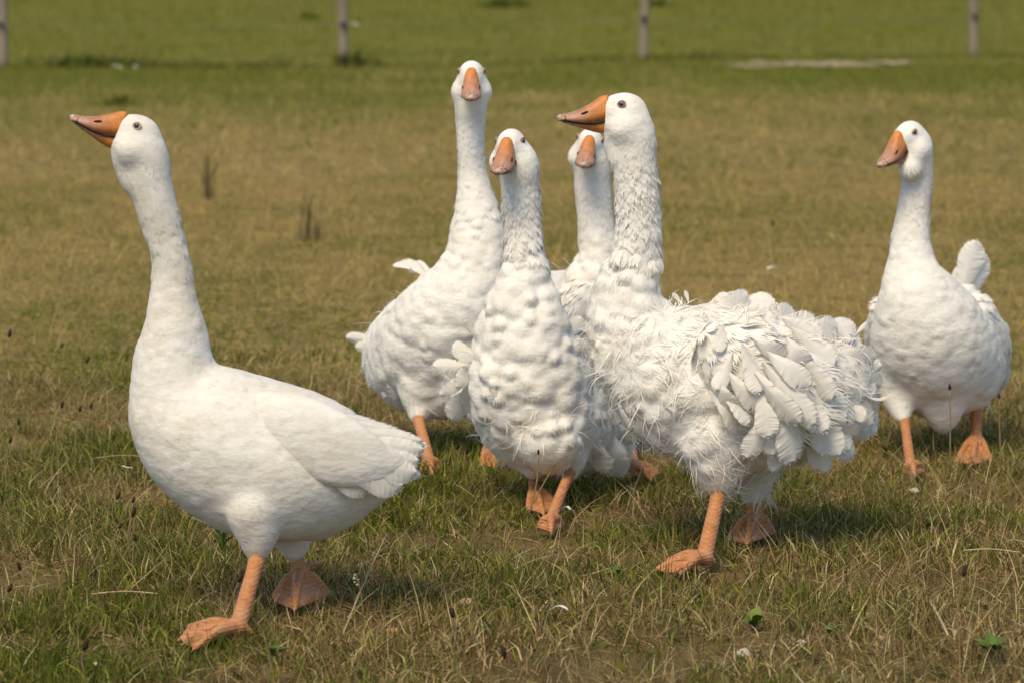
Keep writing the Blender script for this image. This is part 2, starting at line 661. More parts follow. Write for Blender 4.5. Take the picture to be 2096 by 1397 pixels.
# templates of the big wing feathers (unit length along y, unit width along x)
def quill_template(seed, bend, wave, point):
    r = np.random.default_rng(seed)
    us = np.array([-1, -0.86, -0.6, -0.3, -0.05, 0.05, 0.3, 0.6, 0.86, 1])
    nu = len(us)
    tt = np.linspace(0, 1, 40)
    tt = tt * 0.55 + (1 - (1 - tt) ** 2) * 0.45
    clump = np.cumsum(r.normal(0, 1, (len(tt), 2)), 0)
    clump = clump - clump.mean(0)
    vs = []
    ripple = r.normal(0, 0.0045, (len(tt), 2))
    fr = np.abs(r.normal(0, 0.03, (len(tt), 2)))
    for j, v in enumerate(tt):
        wl = min(1, 0.14 + 2.0 * v - 1.0 * v * v) * math.sqrt(max(0, 1 - (max(0, v - point) / (1 - point)) ** 2.2))
        for u in us:
            sd = 1 if u > 0 else 0
            au = abs(u)
            x = 0.5 * u * wl * (1.12 if u > 0 else 0.88) * (1 - fr[j, sd] * au ** 4) + bend * 0.5 * v * v
            y = 0.95 * v + au * 0.12 * wl * (1 - v ** 2) + 0.006 * au * math.sin(clump[j, sd] * 2)
            z = -0.06 * u * u + 0.13 * wave * math.sin(v * 3.0 + 0.4) - 0.22 * abs(wave) * v * v + ripple[j, sd] * au + (0.010 * (1 - v) + 0.003 if au < 0.1 else 0)
            z += 0.012 * au * math.sin(3 * clump[j, sd] + 2.0 * au)
            vs.append((x, y, z))
    fs = []
    split = set()
    for _ in range(1):
        split.add((int(r.integers(8, len(tt) - 3)), int(r.integers(0, 2))))
    for j in range(len(tt) - 1):
        for i in range(nu - 1):
            if (j, 0) in split and i < 2 or (j, 1) in split and i > nu - 4:
                continue
            fs.append((j * nu + i, j * nu + i + 1, (j + 1) * nu + i + 1, (j + 1) * nu + i))
    for sd, col in ((0, 0), (1, nu - 1)):
        for j in range(6, len(tt) - 1):
            for _ in range(2):
                p0, p1 = np.array(vs[j * nu + col]), np.array(vs[(j + 1) * nu + col])
                inn = np.array(vs[j * nu + (1 if sd == 0 else nu - 2)])
                out_d = p0 - inn
                ln_ = r.uniform(0.01, 0.05)
                tipv = (p0 + p1) / 2 + np.array((out_d[0] * r.uniform(0.0, 0.5) + r.normal(0, 0.02), ln_, r.normal(0, 0.015)))
                o = len(vs)
                q = r.uniform(0.25, 0.8)
                a_ = p0 * (1 - q) + p1 * q
                vs += [tuple(inn * 0.5 + p0 * 0.5), tuple(a_), tuple(tipv), tuple(p0)]
                fs.append((o, o + 1, o + 2, o + 3))
    return mesh_data('feather', np.array(vs), np.array(fs), M_QUILL)


QUILLS = [quill_template(1, 0.1, 0.4, 0.62), quill_template(2, -0.25, 0.8, 0.6), quill_template(3, 0.3, -0.7, 0.66),
          quill_template(4, 0.05, 1.3, 0.6), quill_template(5, -0.1, -1.1, 0.55), quill_template(6, 0.12, 0.15, 0.5)]


def quill(parent, a, b_, wid, face, kind=None, r=random):
    """one large feather from root a to tip b_, its flat side turned towards `face`"""
    a, b_ = np.asarray(a, float), np.asarray(b_, float)
    y = b_ - a
    ln = np.linalg.norm(y)
    y = y / ln
    z = np.asarray(face, float)
    z = z - (z @ y) * y
    z = z / np.linalg.norm(z)
    x = np.cross(y, z)
    k = r.randrange(5) if kind is None else kind
    m = Matrix.Identity(4)
    for i in range(3):
        m[i][0] = x[i] * wid
        m[i][1] = y[i] * ln
        m[i][2] = z[i] * ln * 0.8
        m[i][3] = a[i]
    return put('feather', QUILLS[k], parent, m)


# ------------------------------------------------------------------ head: beak, eyes
def head_frame(eye, yaw, pitch, roll):
    """columns forward, left, up; yaw 0 looks to -X (picture left), +90 deg looks at the camera"""
    f = Vector((-math.cos(yaw), -math.sin(yaw), 0))
    up = Vector((0, 0, 1))
    side = up.cross(f)
    f2 = f * math.cos(pitch) + up * math.sin(pitch)
    u2 = up * math.cos(pitch) - f * math.sin(pitch)
    s3 = side * math.cos(roll) + u2 * math.sin(roll)
    u3 = u2 * math.cos(roll) - side * math.sin(roll)
    m = Matrix.Identity(4)
    for i in range(3):
        m[i][0], m[i][1], m[i][2], m[i][3] = f2[i], s3[i], u3[i], eye[i]
    return m


def interp(x, tab):
    xs = [t[0] for t in tab]
    return [float(np.interp(x, xs, [t[k] for t in tab])) for k in range(1, len(tab[0]))]


# x, half width, culmen z, mouth z (centimetres in the head frame)
UP = [(2.6, 1.85, 1.7, -3.3), (3.6, 1.98, 1.55, -3.6), (4.6, 2.12, 0.95, -3.85), (5.8, 2.28, 0.05, -4.05), (7.2, 2.42, -0.85, -4.1), (8.6, 2.45, -1.6, -4.0),
      (9.8, 2.32, -2.05, -3.85), (10.8, 2.0, -2.3, -3.75), (11.6, 1.5, -2.5, -3.75), (12.2, 1.05, -2.8, -3.85), (12.55, 0.45, -3.25, -3.95)]
LOW = [(2.8, 1.75, -3.7, -6.1), (4.0, 1.95, -3.95, -6.15), (5.2, 1.95, -4.1, -5.95), (6.8, 1.85, -4.2, -5.55), (8.4, 1.7, -4.1, -5.1), (9.8, 1.5, -3.95, -4.75),
       (10.9, 1.2, -3.85, -4.45), (11.6, 0.8, -3.85, -4.25), (12.0, 0.35, -3.9, -4.05)]


def loft_bill(tab, upper, n=26, m=18):
    vs, fs = [], []
    xs = np.linspace(tab[0][0], tab[-1][0], n)
    for x in xs:
        hw, z1, z2 = interp(x, tab)
        for j in range(m):
            a = 2 * math.pi * j / m
            c_, s = math.cos(a), math.sin(a)
            y = hw * math.copysign(abs(c_) ** 0.75, c_)
            if upper:
                z = z2 + (z1 - z2) * (abs(s) ** 0.9) if s > 0 else z2 - 0.12 * abs(s) + 0.25 * abs(s)
            else:
                z = z1 - (z1 - z2) * (abs(s) ** 0.85) if s < 0 else z1 - 0.15 * abs(s)
            vs.append((x / 100, y / 100, z / 100))
    for i in range(n - 1):
        for j in range(m):
            k = (j + 1) % m
            fs.append((i * m + j, i * m + k, (i + 1) * m + k, (i + 1) * m + j))
    fs.append(tuple(range(m))[::-1])
    fs.append(tuple((n - 1) * m + j for j in range(m)))
    return vs, fs


def ico(center, rad, nlat=8, nlon=12):
    vs, fs = [], []
    for i in range(nlat + 1):
        t = math.pi * i / nlat
        for j in range(nlon):
            p = 2 * math.pi * j / nlon
            vs.append((center[0] + rad[0] * math.sin(t) * math.cos(p), center[1] + rad[1] * math.sin(t) * math.sin(p), center[2] + rad[2] * math.cos(t)))
    for i in range(nlat):
        for j in range(nlon):
            k = (j + 1) % nlon
            fs.append((i * nlon + j, (i + 1) * nlon + j, (i + 1) * nlon + k, i * nlon + k))
    return vs, fs


ME_UP = mesh_data('upper_beak', *loft_bill(UP, True), M_BEAK)
ME_LOW = mesh_data('lower_beak', *loft_bill(LOW, False), M_BEAK)
ME_NAIL = mesh_data('beak_nail', *ico((0.1185, 0, -0.0318), (0.0095, 0.0092, 0.0062)), M_NAIL)
_mv = [(x / 100, y * (interp(x, LOW)[0] + 0.28) / 100, (interp(x, UP)[2] + 0.1) / 100 + dz) for x in np.linspace(3.2, 11.4, 12) for y, dz in ((-1, 0.0006), (1, 0.0006), (1, -0.0042), (-1, -0.0042))]
_mf = [(4 * i + j, 4 * i + (j + 1) % 4, 4 * i + 4 + (j + 1) % 4, 4 * i + 4 + j) for i in range(11) for j in range(4)]
ME_MOUTH = mesh_data('mouth_line', _mv, _mf, M_DARK)


def bill_side(x, zf):
    hw, z1, z2 = interp(x, UP)
    s = zf
    c_ = math.sqrt(max(0, 1 - s * s))
    return hw * c_ ** 0.75, z2 + (z1 - z2) * s ** 0.9


def nostril_mesh(sd):
    y, z = bill_side(7.4, 0.62)
    v, f = ico((0, 0, 0), (0.0078, 0.0022, 0.0028), 6, 10)
    out_ = []
    for p in v:
        x, y_, z_ = p
        out_.append((0.074 + x, sd * (y / 100 + 0.0002 - x * 0.02) + y_, z / 100 + z_ - 0.42 * x))
    return mesh_data('nostril', out_, f, M_DARK)


ME_NOS = {1: nostril_mesh(1), -1: nostril_mesh(-1)}
EYE_LAT = 0.0288


def eye_meshes(sd, lid):
    nrm = Vector((0.36, sd * 0.92, 0.10)).normalized()
    c_ = Vector((0.0, sd * EYE_LAT, 0.0))
    q = Vector((0, 0, 1)).rotation_difference(nrm)

    def tr(v):
        return [tuple(c_ + q @ Vector(p)) for p in v]
    v, f = ico((0, 0, -0.001), (0.0070, 0.0070, 0.0060), 8, 16)
    eye = mesh_data('eye', tr(v), f, M_IRIS)
    v, f = ico((0, 0, 0.0030), (0.0044, 0.0044, 0.0024), 8, 14)
    pup = mesh_data('pupil', tr(v), f, M_PUPIL)
    vs, fs = [], []
    for i in range(20):
        a = 2 * math.pi * i / 20
        for j in range(6):
            b_ = 2 * math.pi * j / 6
            rr = 0.0074 + 0.0014 * math.cos(b_)
            vs.append((rr * math.cos(a) * 1.08, rr * math.sin(a) * 0.92, 0.0012 + 0.0016 * math.sin(b_)))
    for i in range(20):
        for j in range(6):
            fs.append((i * 6 + j, ((i + 1) % 20) * 6 + j, ((i + 1) % 20) * 6 + (j + 1) % 6, i * 6 + (j + 1) % 6))
    lidm = mesh_data('eyelid', tr(vs), fs, lid)
    return eye, pup, lidm


EYES = {(s, k): eye_meshes(s, m) for s in (1, -1) for k, m in (('o', M_LID), ('p', M_LIDP))}


# head ellipsoids: centre (f, lat, u), radii, in centimetres
HEAD = [((-0.9, 0, -1.5), (4.9, 3.35, 4.0)), ((-2.2, 0, -4.2), (4.6, 4.1, 4.2)), ((1.5, 0, -1.0), (2.9, 2.5, 2.85)), ((1.9, 0, -4.2), (2.5, 2.5, 2.5)),
        ((-0.6, 2.65, -5.1), (3.4, 2.6, 3.0)), ((-0.6, -2.65, -5.1), (3.4, 2.6, 3.0)), ((2.2, 0, -2.4), (1.9, 2.2, 3.3)), ((-0.4, 0, -6.2), (3.4, 3.3, 3.0))]


# ------------------------------------------------------------------ legs
def make_leg(parent, top, ankle, toes, rtop, rank, hall=None):
    """tarsus from top to ankle, three webbed toes and a hind toe, one skin"""
    top, ankle = np.array(top), np.array(ankle)
    toes = [np.array(t) for t in toes]
    h = 0.0031
    cs, rs = [], []

    def limb(pts, r0, rm, r1, n):
        q = catmull(pts, n)
        for i, p in enumerate(q):
            t = i / (len(q) - 1)
            r_ = np.interp(t, [0, 0.5, 1], [r0, rm, r1])
            cs.append(p)
            rs.append(np.full(3, r_))
    mid = (top + ankle) / 2 + np.array((0, 0.004, 0))
    limb([top + (top - ankle) * 0.25, top, mid, ankle], rtop * 1.1, rank * 0.98, rank * 1.08, 9)
    for k, t in enumerate(toes):
        m1 = ankle * 0.55 + t * 0.45 + np.array((0, -0.003, 0.010))
        m2 = ankle * 0.25 + t * 0.75 + np.array((0, -0.002, 0.006))
        limb([ankle, m1, m2, t], rank * 0.9, 0.0080, 0.0056, 8)
        cs.append(m1)
        rs.append(np.full(3, 0.0088))
    c_ = sum(toes) / len(toes)
    back = ankle - (c_ - ankle) * 0.28
    back[2] = min(ankle[2] + 0.008, max(0.008, ankle[2] - 0.01)) if hall is None else hall[2]
    if hall is not None:
        back = np.array(hall)
    limb([ankle + np.array((0, 0, 0.008)), (ankle + back) / 2 + np.array((0, 0, 0.006)), back], 0.0085, 0.007, 0.0045, 6)

    def webs(F, o, hh):
        for a, b_ in ((toes[0], toes[1]), (toes[1], toes[2])):
            e = (a + b_) / 2 * 0.98 + ankle * 0.02
            tri_field(F, o, hh, ankle, a * 0.97 + ankle * 0.03, e, 0.0044)
            tri_field(F, o, hh, ankle, e, b_ * 0.97 + ankle * 0.03, 0.0044)
    v, f = build_field(cs, rs, h, nblur=1, extra=webs)
    leg = mk('leg', v, f, M_LEG, parent)
    for t in toes:
        d = t - ankle
        d = d / np.linalg.norm(d)
        s = np.cross(d, (0, 0, 1))
        s /= np.linalg.norm(s) + 1e-9
        u_ = np.cross(s, d)
        vs = []
        for j in range(4):
            tt = j / 3
            for a in range(6):
                an = 2 * math.pi * a / 6
                rr = 0.0028 * (1 - 0.85 * tt)
                vs.append(t + d * (0.001 + 0.009 * tt) + s * rr * math.cos(an) + u_ * (rr * math.sin(an) - 0.005 * tt * tt))
        fs = [(j * 6 + a, j * 6 + (a + 1) % 6, j * 6 + 6 + (a + 1) % 6, j * 6 + 6 + a) for j in range(3) for a in range(6)]
        mk('claw', vs, fs, M_CLAW, leg)
    return leg


# ------------------------------------------------------------------ the goose
T_POINT = [fan_template(60 + k, 5, 2, 0.9, 0.12, 0.0, 0.10) for k in range(3)]
T_ROUND = [fan_template(70 + k, 7, 2, 1.0, 0.06, 0.0, 0.06) for k in range(4)]


def stations(st, Y):
    """(px, py, dY, r px, depth factor) -> centres and radii in metres"""
    c_, r_ = [], []
    for s in st:
        y = Y + s[2]
        p = P(s[0], s[1], y)
        sc = y / F_PX
        c_.append(p)
        r_.append((s[3] * sc, s[3] * sc * (s[4] if len(s) > 4 else 0.9), s[3] * sc))
    return np.array(c_), np.array(r_)


def make_goose(spec):
    r = np.random.default_rng(spec['seed'])
    Y = spec['Y']
    gx, gy = spec['base']
    gp = G(gx, gy)
    root = empty('goose', (gp[0], gp[1], 0.0))
    tag(root, spec['label'], 'goose', 'white geese walking on the meadow')
    eye = P(spec['eye'][0], spec['eye'][1], Y + spec['eye'][2])
    hs = spec.get('hscale', 1.0)
    hf = head_frame(eye, math.radians(spec['yaw']), math.radians(spec['pitch']), math.radians(spec.get('roll', 0)))
    hf = hf @ Matrix.Scale(hs, 4)
    h3 = np.array(hf.to_3x3()) / hs
    # body
    sc_, sr_ = stations(spec['spine'], Y)
    start = np.array(hf @ Vector((-0.022, 0, -0.045)))
    pts = np.vstack([np.hstack([start, sr_[0] * 0.98])[None], np.hstack([sc_, sr_])])
    fine = catmull(pts, 7)
    cs, rs, R = list(fine[:, :3]), list(np.maximum(fine[:, 3:], 0.004)), [None] * len(fine)
    for c_, q in HEAD:
        cs.append(np.array(hf @ Vector([k / 100 for k in c_])))
        rs.append(np.array(q) / 100 * hs)
        R.append(h3.T)
    for lobe in spec.get('lobes', []):
        lc, lr = stations(lobe, Y)
        if len(lc) > 1:
            lf = catmull(np.hstack([lc, lr]), 6)
        else:
            lf = np.hstack([lc, lr])
        for q in lf:
            cs.append(q[:3])
            rs.append(q[3:])
            R.append(None)
    v, f = build_field(cs, rs, 0.006, R, nblur=spec.get('blur', 5))
    n = vnormals(v, f)
    # flow and zones along the spine
    st_ = spec['style']
    sp_ = fine[:, :3]
    tg = unit(np.gradient(sp_, axis=0))
    d2 = ((v[:, None, :] - sp_[None]) ** 2).sum(-1) / (fine[None, :, 3] ** 2)
    ni = d2.argmin(1)
    flow = tg[ni]
    arc = np.concatenate([[0], np.cumsum(np.linalg.norm(np.diff(sp_, axis=0), axis=1))])
    s = arc[ni]
    nk = spec['neck_end']
    neck_len = arc[(nk + 1) * 7]
    body_len = arc[-1] - neck_len
    t_neck = np.clip(s / neck_len, 0, 1)
    t_body = np.clip((s - neck_len) / body_len, 0, 1)
    flow = unit(flow + np.array((0, 0, -1.0)) * (0.35 * (t_body > 0))[:, None] * st_.get('droop', 1.0))
    low = np.clip((spec.get('hem', 0.15) + 0.09 - v[:, 2]) / 0.06, 0, 1)[:, None]
    flow = unit(flow * (1 - low) + np.array((0.1, 0, -1.0)) * low)
    hd = np.linalg.norm(v - (eye + h3 @ np.array((-0.5, 0, -2.5)) / 100 * hs), axis=1)
    head = hd < 0.062 * hs
    skip = head | (v[:, 2] < spec.get('hem', 0.15))
    st = st_
    # soft pillows of feathers: each lump rises along the flow and ends in a rounded lower edge
    lr = (st['lump'] + (st['lump2'] - st['lump']) * t_body) * np.where(t_body > 0, 1, 0.6 + 0.4 * t_neck)
    mask = np.clip((t_neck - st['lump_from']) / 0.25, 0, 1) * np.where(head, 0, 1) * np.clip((v[:, 2] - spec.get('hem', 0.09) - 0.02) / 0.05, 0.2, 1)
    keep = poisson(v, lr * 0.68, spec['seed'] + 77)
    cr = lr[keep] * r.uniform(0.5, 1.25, len(keep))
    am = r.uniform(0.5, 1.0, len(keep))
    Tf = unit(flow - (flow * n).sum(1)[:, None] * n)
    Tc = Tf[keep]
    ag = r.normal(0, 0.35, len(keep))[:, None]
    Tc = unit(Tc * np.cos(ag) + np.cross(n[keep], Tc) * np.sin(ag))
    H = np.zeros(len(v))
    vc = v[keep].astype(np.float32)
    Tc = Tc.astype(np.float32)
    order = np.argsort(v[:, 2])
    for k0 in range(0, len(v), 1500):
        ix = order[k0:k0 + 1500]
        z0, z1 = v[ix[0], 2] - 0.10, v[ix[-1], 2] + 0.10
        cc = np.where((vc[:, 2] > z0) & (vc[:, 2] < z1))[0]
        if len(cc) == 0 or mask[ix].max() <= 0:
            continue
        d = v[ix].astype(np.float32)[:, None, :] - vc[cc][None]
        a_ = np.einsum('ijk,jk->ij', d, Tc[cc])
        b2 = np.einsum('ijk,ijk->ij', d, d) - a_ * a_
        a_ = np.where(a_ > 0, a_ / 0.62, a_ / 1.25) / cr[cc][None]
        q = a_ * a_ + b2 / cr[cc][None] ** 2
        H[ix] = ((am[cc][None] * np.exp(-1.5 * q)) ** 5).sum(1) ** 0.2
    lowf = np.sin(v[:, 0] * 31 + 2 * np.sin(v[:, 2] * 19)) * np.sin(v[:, 2] * 37 + v[:, 1] * 23)
    v = v + n * ((st['amp'] * (H - 0.45) + 0.0012 * lowf) * mask)[:, None]
    n = vnormals(v, f)
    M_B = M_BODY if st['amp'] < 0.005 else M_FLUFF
    M_P = M_SOFT if st['amp'] < 0.005 else M_PLUME
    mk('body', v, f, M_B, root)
    # pointed little feathers of the neck
    nl = st['neck_len']
    ln = nl * (0.75 + 0.5 * t_neck)
    wd = nl * 0.42 * (0.75 + 0.6 * t_neck)
    isneck = (t_neck < st['neck_switch']) & ~skip
    k = poisson(v, np.where(isneck, wd * 0.34, 0), spec['seed'])
    q = 0.7 + 0.6 * r.random(len(k))
    rmp = np.clip((hd[k] - 0.062 * hs) / 0.05, 0.35, 1) * np.clip((st['neck_switch'] - t_neck[k]) / 0.2, 0.3, 1)
    V_, F_, N_ = feather_mesh(v[k], n[k], flow[k], ln[k] * q, wd[k] * q * 1.15, st['neck_lift'] * rmp, T_POINT, r, 0.25, st['blend_neck'])
    pl = mk('plumage', V_, F_, M_P, root)
    pl.data.normals_split_custom_set_from_vertices(N_.astype(np.float32).tolist())
    pl['kind'] = 'stuff'
    nd = st['down']
    area = np.linalg.norm(np.cross(v[f[:, 1]] - v[f[:, 0]], v[f[:, 3]] - v[f[:, 0]]), axis=1)
    fi = r.choice(len(f), nd, p=area / area.sum())
    wts = r.dirichlet((1, 1, 1, 1), nd)
    dp = (v[f[fi]] * wts[..., None]).sum(1)
    dn = unit(n[f[fi]].mean(1))
    di = f[fi, 0]
    sw_ = st['swirl'] * np.where(t_body[di] > 0, 1, 0.2) * (0.9 * np.sin(dp[:, 0] * 62 + 2.5 * np.sin(dp[:, 2] * 41)) + 0.7 * np.sin(dp[:, 2] * 53 + dp[:, 1] * 30 + 2 * np.sin(dp[:, 0] * 27)))
    fd = unit(flow[di] - (flow[di] * dn).sum(1)[:, None] * dn)
    fd = fd * np.cos(sw_)[:, None] + np.cross(dn, fd) * np.sin(sw_)[:, None]
    bill = np.linalg.norm(dp - np.array(hf @ Vector((0.03, 0, -0.022))), axis=1) > 0.030 * hs
    eyes = np.minimum(*[np.linalg.norm(dp - np.array(hf @ Vector((0, q * EYE_LAT, 0))), axis=1) for q in (1, -1)]) > 0.012 * hs
    ok = bill & eyes
    dp, dn, di, fd = dp[ok], dn[ok], di[ok], fd[ok]
    hk = np.clip((hd[di] - 0.05 * hs) / 0.05, 0, 1)
    dl = (0.006 + (st['down_len'] - 0.006) * hk * (0.45 + 0.55 * t_neck[di])) * r.uniform(0.6, 1.4, len(di))
    a, b_, c_ = down_mesh(dp, dn, fd, dl, (0.0009 + 0.0016 * hk) * st['dwid'] * r.uniform(0.6, 1.3, len(di)), 0.10 + 0.10 * hk * st['fluff'], r, 0.2, st['blend_down'])
    dw = mk('down', a, b_, M_P, root)
    dw.data.normals_split_custom_set_from_vertices(c_.astype(np.float32).tolist())
    dw['kind'] = 'stuff'
    if st['wisps']:
        ok = np.where(~skip & (t_body > st.get('wisp_from', 0.12)))[0]
        k = r.choice(ok, st['wisps'])
        sg = 1.3 * np.sin(v[k, 0] * 48 + 2 * np.sin(v[k, 2] * 37)) + 0.8 * np.sin(v[k, 2] * 59 + v[k, 0] * 13)
        side = flow[k] * 0.8 + np.array((0, 0, -0.55))
        side = side * np.cos(sg)[:, None] + np.cross(n[k], side) * np.sin(sg)[:, None] + r.normal(0, 0.15, (len(k), 3))
        a, b_ = strand_mesh(v[k], n[k], side, r.uniform(0.03, 0.08, len(k)), r.uniform(0.0006, 0.0019, len(k)), r, 1.1)
        ws = mk('wisps', a, b_, M_PLUME, root)
        ws['kind'] = 'stuff'
    # head parts
    ub = put('upper_beak', ME_UP, root, hf)
    put('beak_nail', ME_NAIL, ub, hf)
    for sd in (1, -1):
        put('nostril', ME_NOS[sd], ub, hf)
        e, pu, li = EYES[(sd, spec.get('lid', 'o'))]
        eo = put('eye', e, root, hf)
        put('pupil', pu, eo, hf)
        put('eyelid', li, eo, hf)
    lb = put('lower_beak', ME_LOW, root, hf)
    put('mouth_line', ME_MOUTH, lb, hf)
    # wings with their big feathers
    for wing in spec.get('wings', []):
        wc, wr = stations(wing['lobe'], Y)
        wf = catmull(np.hstack([wc, wr]), 8)
        wv, wfc = build_field(list(wf[:, :3]), list(np.maximum(wf[:, 3:], 0.005)), 0.0055, None, nblur=3)
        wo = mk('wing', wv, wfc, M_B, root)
        wnrm = vnormals(wv, wfc)
        wt = unit(np.gradient(wf[:, :3], axis=0))
        wi = ((wv[:, None] - wf[None, :, :3]) ** 2).sum(-1).argmin(1)
        cov = wing.get('covert', (0.05, 0.03, 0.03))
        if st['amp'] >= 0.005:
            kk = poisson(wv, np.full(len(wv), cov[1] * 0.5), spec['seed'] + 5)
            tt = wi[kk] / len(wf)
            sz = 0.7 + 0.6 * tt
            a, b_, c_ = feather_mesh(wv[kk], wnrm[kk], wt[wi[kk]], cov[0] * sz, cov[1] * sz, cov[2], T_ROUND, r, st['jit'], st['blend'])
            co = mk('coverts', a, b_, M_P, wo)
            co.data.normals_split_custom_set_from_vertices(c_.astype(np.float32).tolist())
            co['kind'] = 'stuff'
        rnd = random.Random(spec['seed'])
        for q in wing.get('quills', []):
            (ax, ay), (bx, by), wpx, da, db = q[:5]
            quill(wo, P(ax, ay, Y + da), P(bx, by, Y + db), wpx * 1.15 * Y / F_PX, q[5] if len(q) > 5 else (rnd.uniform(-0.6, 0.6), -1, rnd.uniform(-0.3, 0.8)), q[6] if len(q) > 6 else None, rnd)
    rnd = random.Random(spec['seed'] + 1)
    tc_ = spec.get('tail')
    if tc_:
        tl, tr_ = stations(tc_['lobe'], Y)
        tf_ = catmull(np.hstack([tl, tr_]), 6)
        tv, tfc = build_field(list(tf_[:, :3]), list(np.maximum(tf_[:, 3:], 0.005)), 0.0055, None, nblur=3)
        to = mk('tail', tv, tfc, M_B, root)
        for q in tc_['quills']:
            (ax, ay), (bx, by), wpx, da, db = q[:5]
            quill(to, P(ax, ay, Y + da), P(bx, by, Y + db), wpx * Y / F_PX, q[5] if len(q) > 5 else (rnd.uniform(-0.6, 0.6), -1, rnd.uniform(-0.2, 0.9)), q[6] if len(q) > 6 else None, rnd)
    # loose medium feathers on curly birds
    if st.get('loose'):
        ok = np.where(~skip & (t_body > 0.3) & (n[:, 1] < 0.45) & (v[:, 2] > 0.27))[0]
        for i in r.choice(ok, st['loose'], replace=False):
            d = flow[i] * 0.9 + np.array((0, 0, -0.5)) + n[i] * r.uniform(0.0, 0.5) + r.normal(0, 0.28, 3)
            d = d / np.linalg.norm(d)
            quill(root, v[i] - n[i] * 0.004, v[i] + d * r.uniform(0.05, 0.10), r.uniform(0.02, 0.036), n[i] + r.normal(0, 0.25, 3), None, rnd)
    for lg in spec['legs']:
        sc2 = Y / F_PX
        top = P(lg['top'][0], lg['top'][1], Y + lg['dy'])
        toes = [G(t[0], t[1], t[2] if len(t) > 2 else 0.016) for t in lg['toes']]
        if lg.get('flat'):
            an = G(lg['ankle'][0], lg['ankle'][1], 0.034)
        else:
            an = P(lg['ankle'][0], lg['ankle'][1], Y + lg.get('ady', lg['dy']))
        hall = P(lg['hall'][0], lg['hall'][1], Y + lg['dy'] + 0.03) if 'hall' in lg else None
        make_leg(root, top, an, toes, lg['r'][0] * sc2 * 0.86, lg['r'][1] * sc2 * 0.88, hall)
    return root


SMOOTH = dict(neck_len=0.018, neck_lift=0.025, neck_switch=0.7, blend_neck=0.92, lump=0.030, lump2=0.05, lump_from=0.15, amp=0.0030, swirl=0.10,
              wisps=0, down=20000, down_len=0.018, fluff=-0.6, blend_down=0.8, droop=0.5, jit=0.12, blend=0.85, dwid=0.7)
HALF = dict(neck_len=0.019, neck_lift=0.10, neck_switch=0.75, blend_neck=0.6, lump=0.036, lump2=0.058, lump_from=0.6, amp=0.013, swirl=0.15,
            wisps=200, wisp_from=0.45, down=15000, down_len=0.018, fluff=-0.4, blend_down=0.86, jit=0.25, blend=0.6, dwid=0.6)
CURLY = dict(neck_len=0.023, neck_lift=0.20, neck_switch=0.85, blend_neck=0.4, lump=0.038, lump2=0.055, lump_from=0.6, amp=0.020, swirl=0.5,
             wisps=3000, wisp_from=0.10, loose=20, down=19000, down_len=0.020, fluff=0.0, blend_down=0.85, jit=0.3, blend=0.5, dwid=0.6)
CHEST = dict(CURLY, wisps=550, wisp_from=0.35, loose=8, lump=0.042, lump2=0.050, amp=0.023, swirl=0.12, down=17000, down_len=0.017, fluff=-0.35, blend_down=0.85, dwid=0.5)

GEESE = []
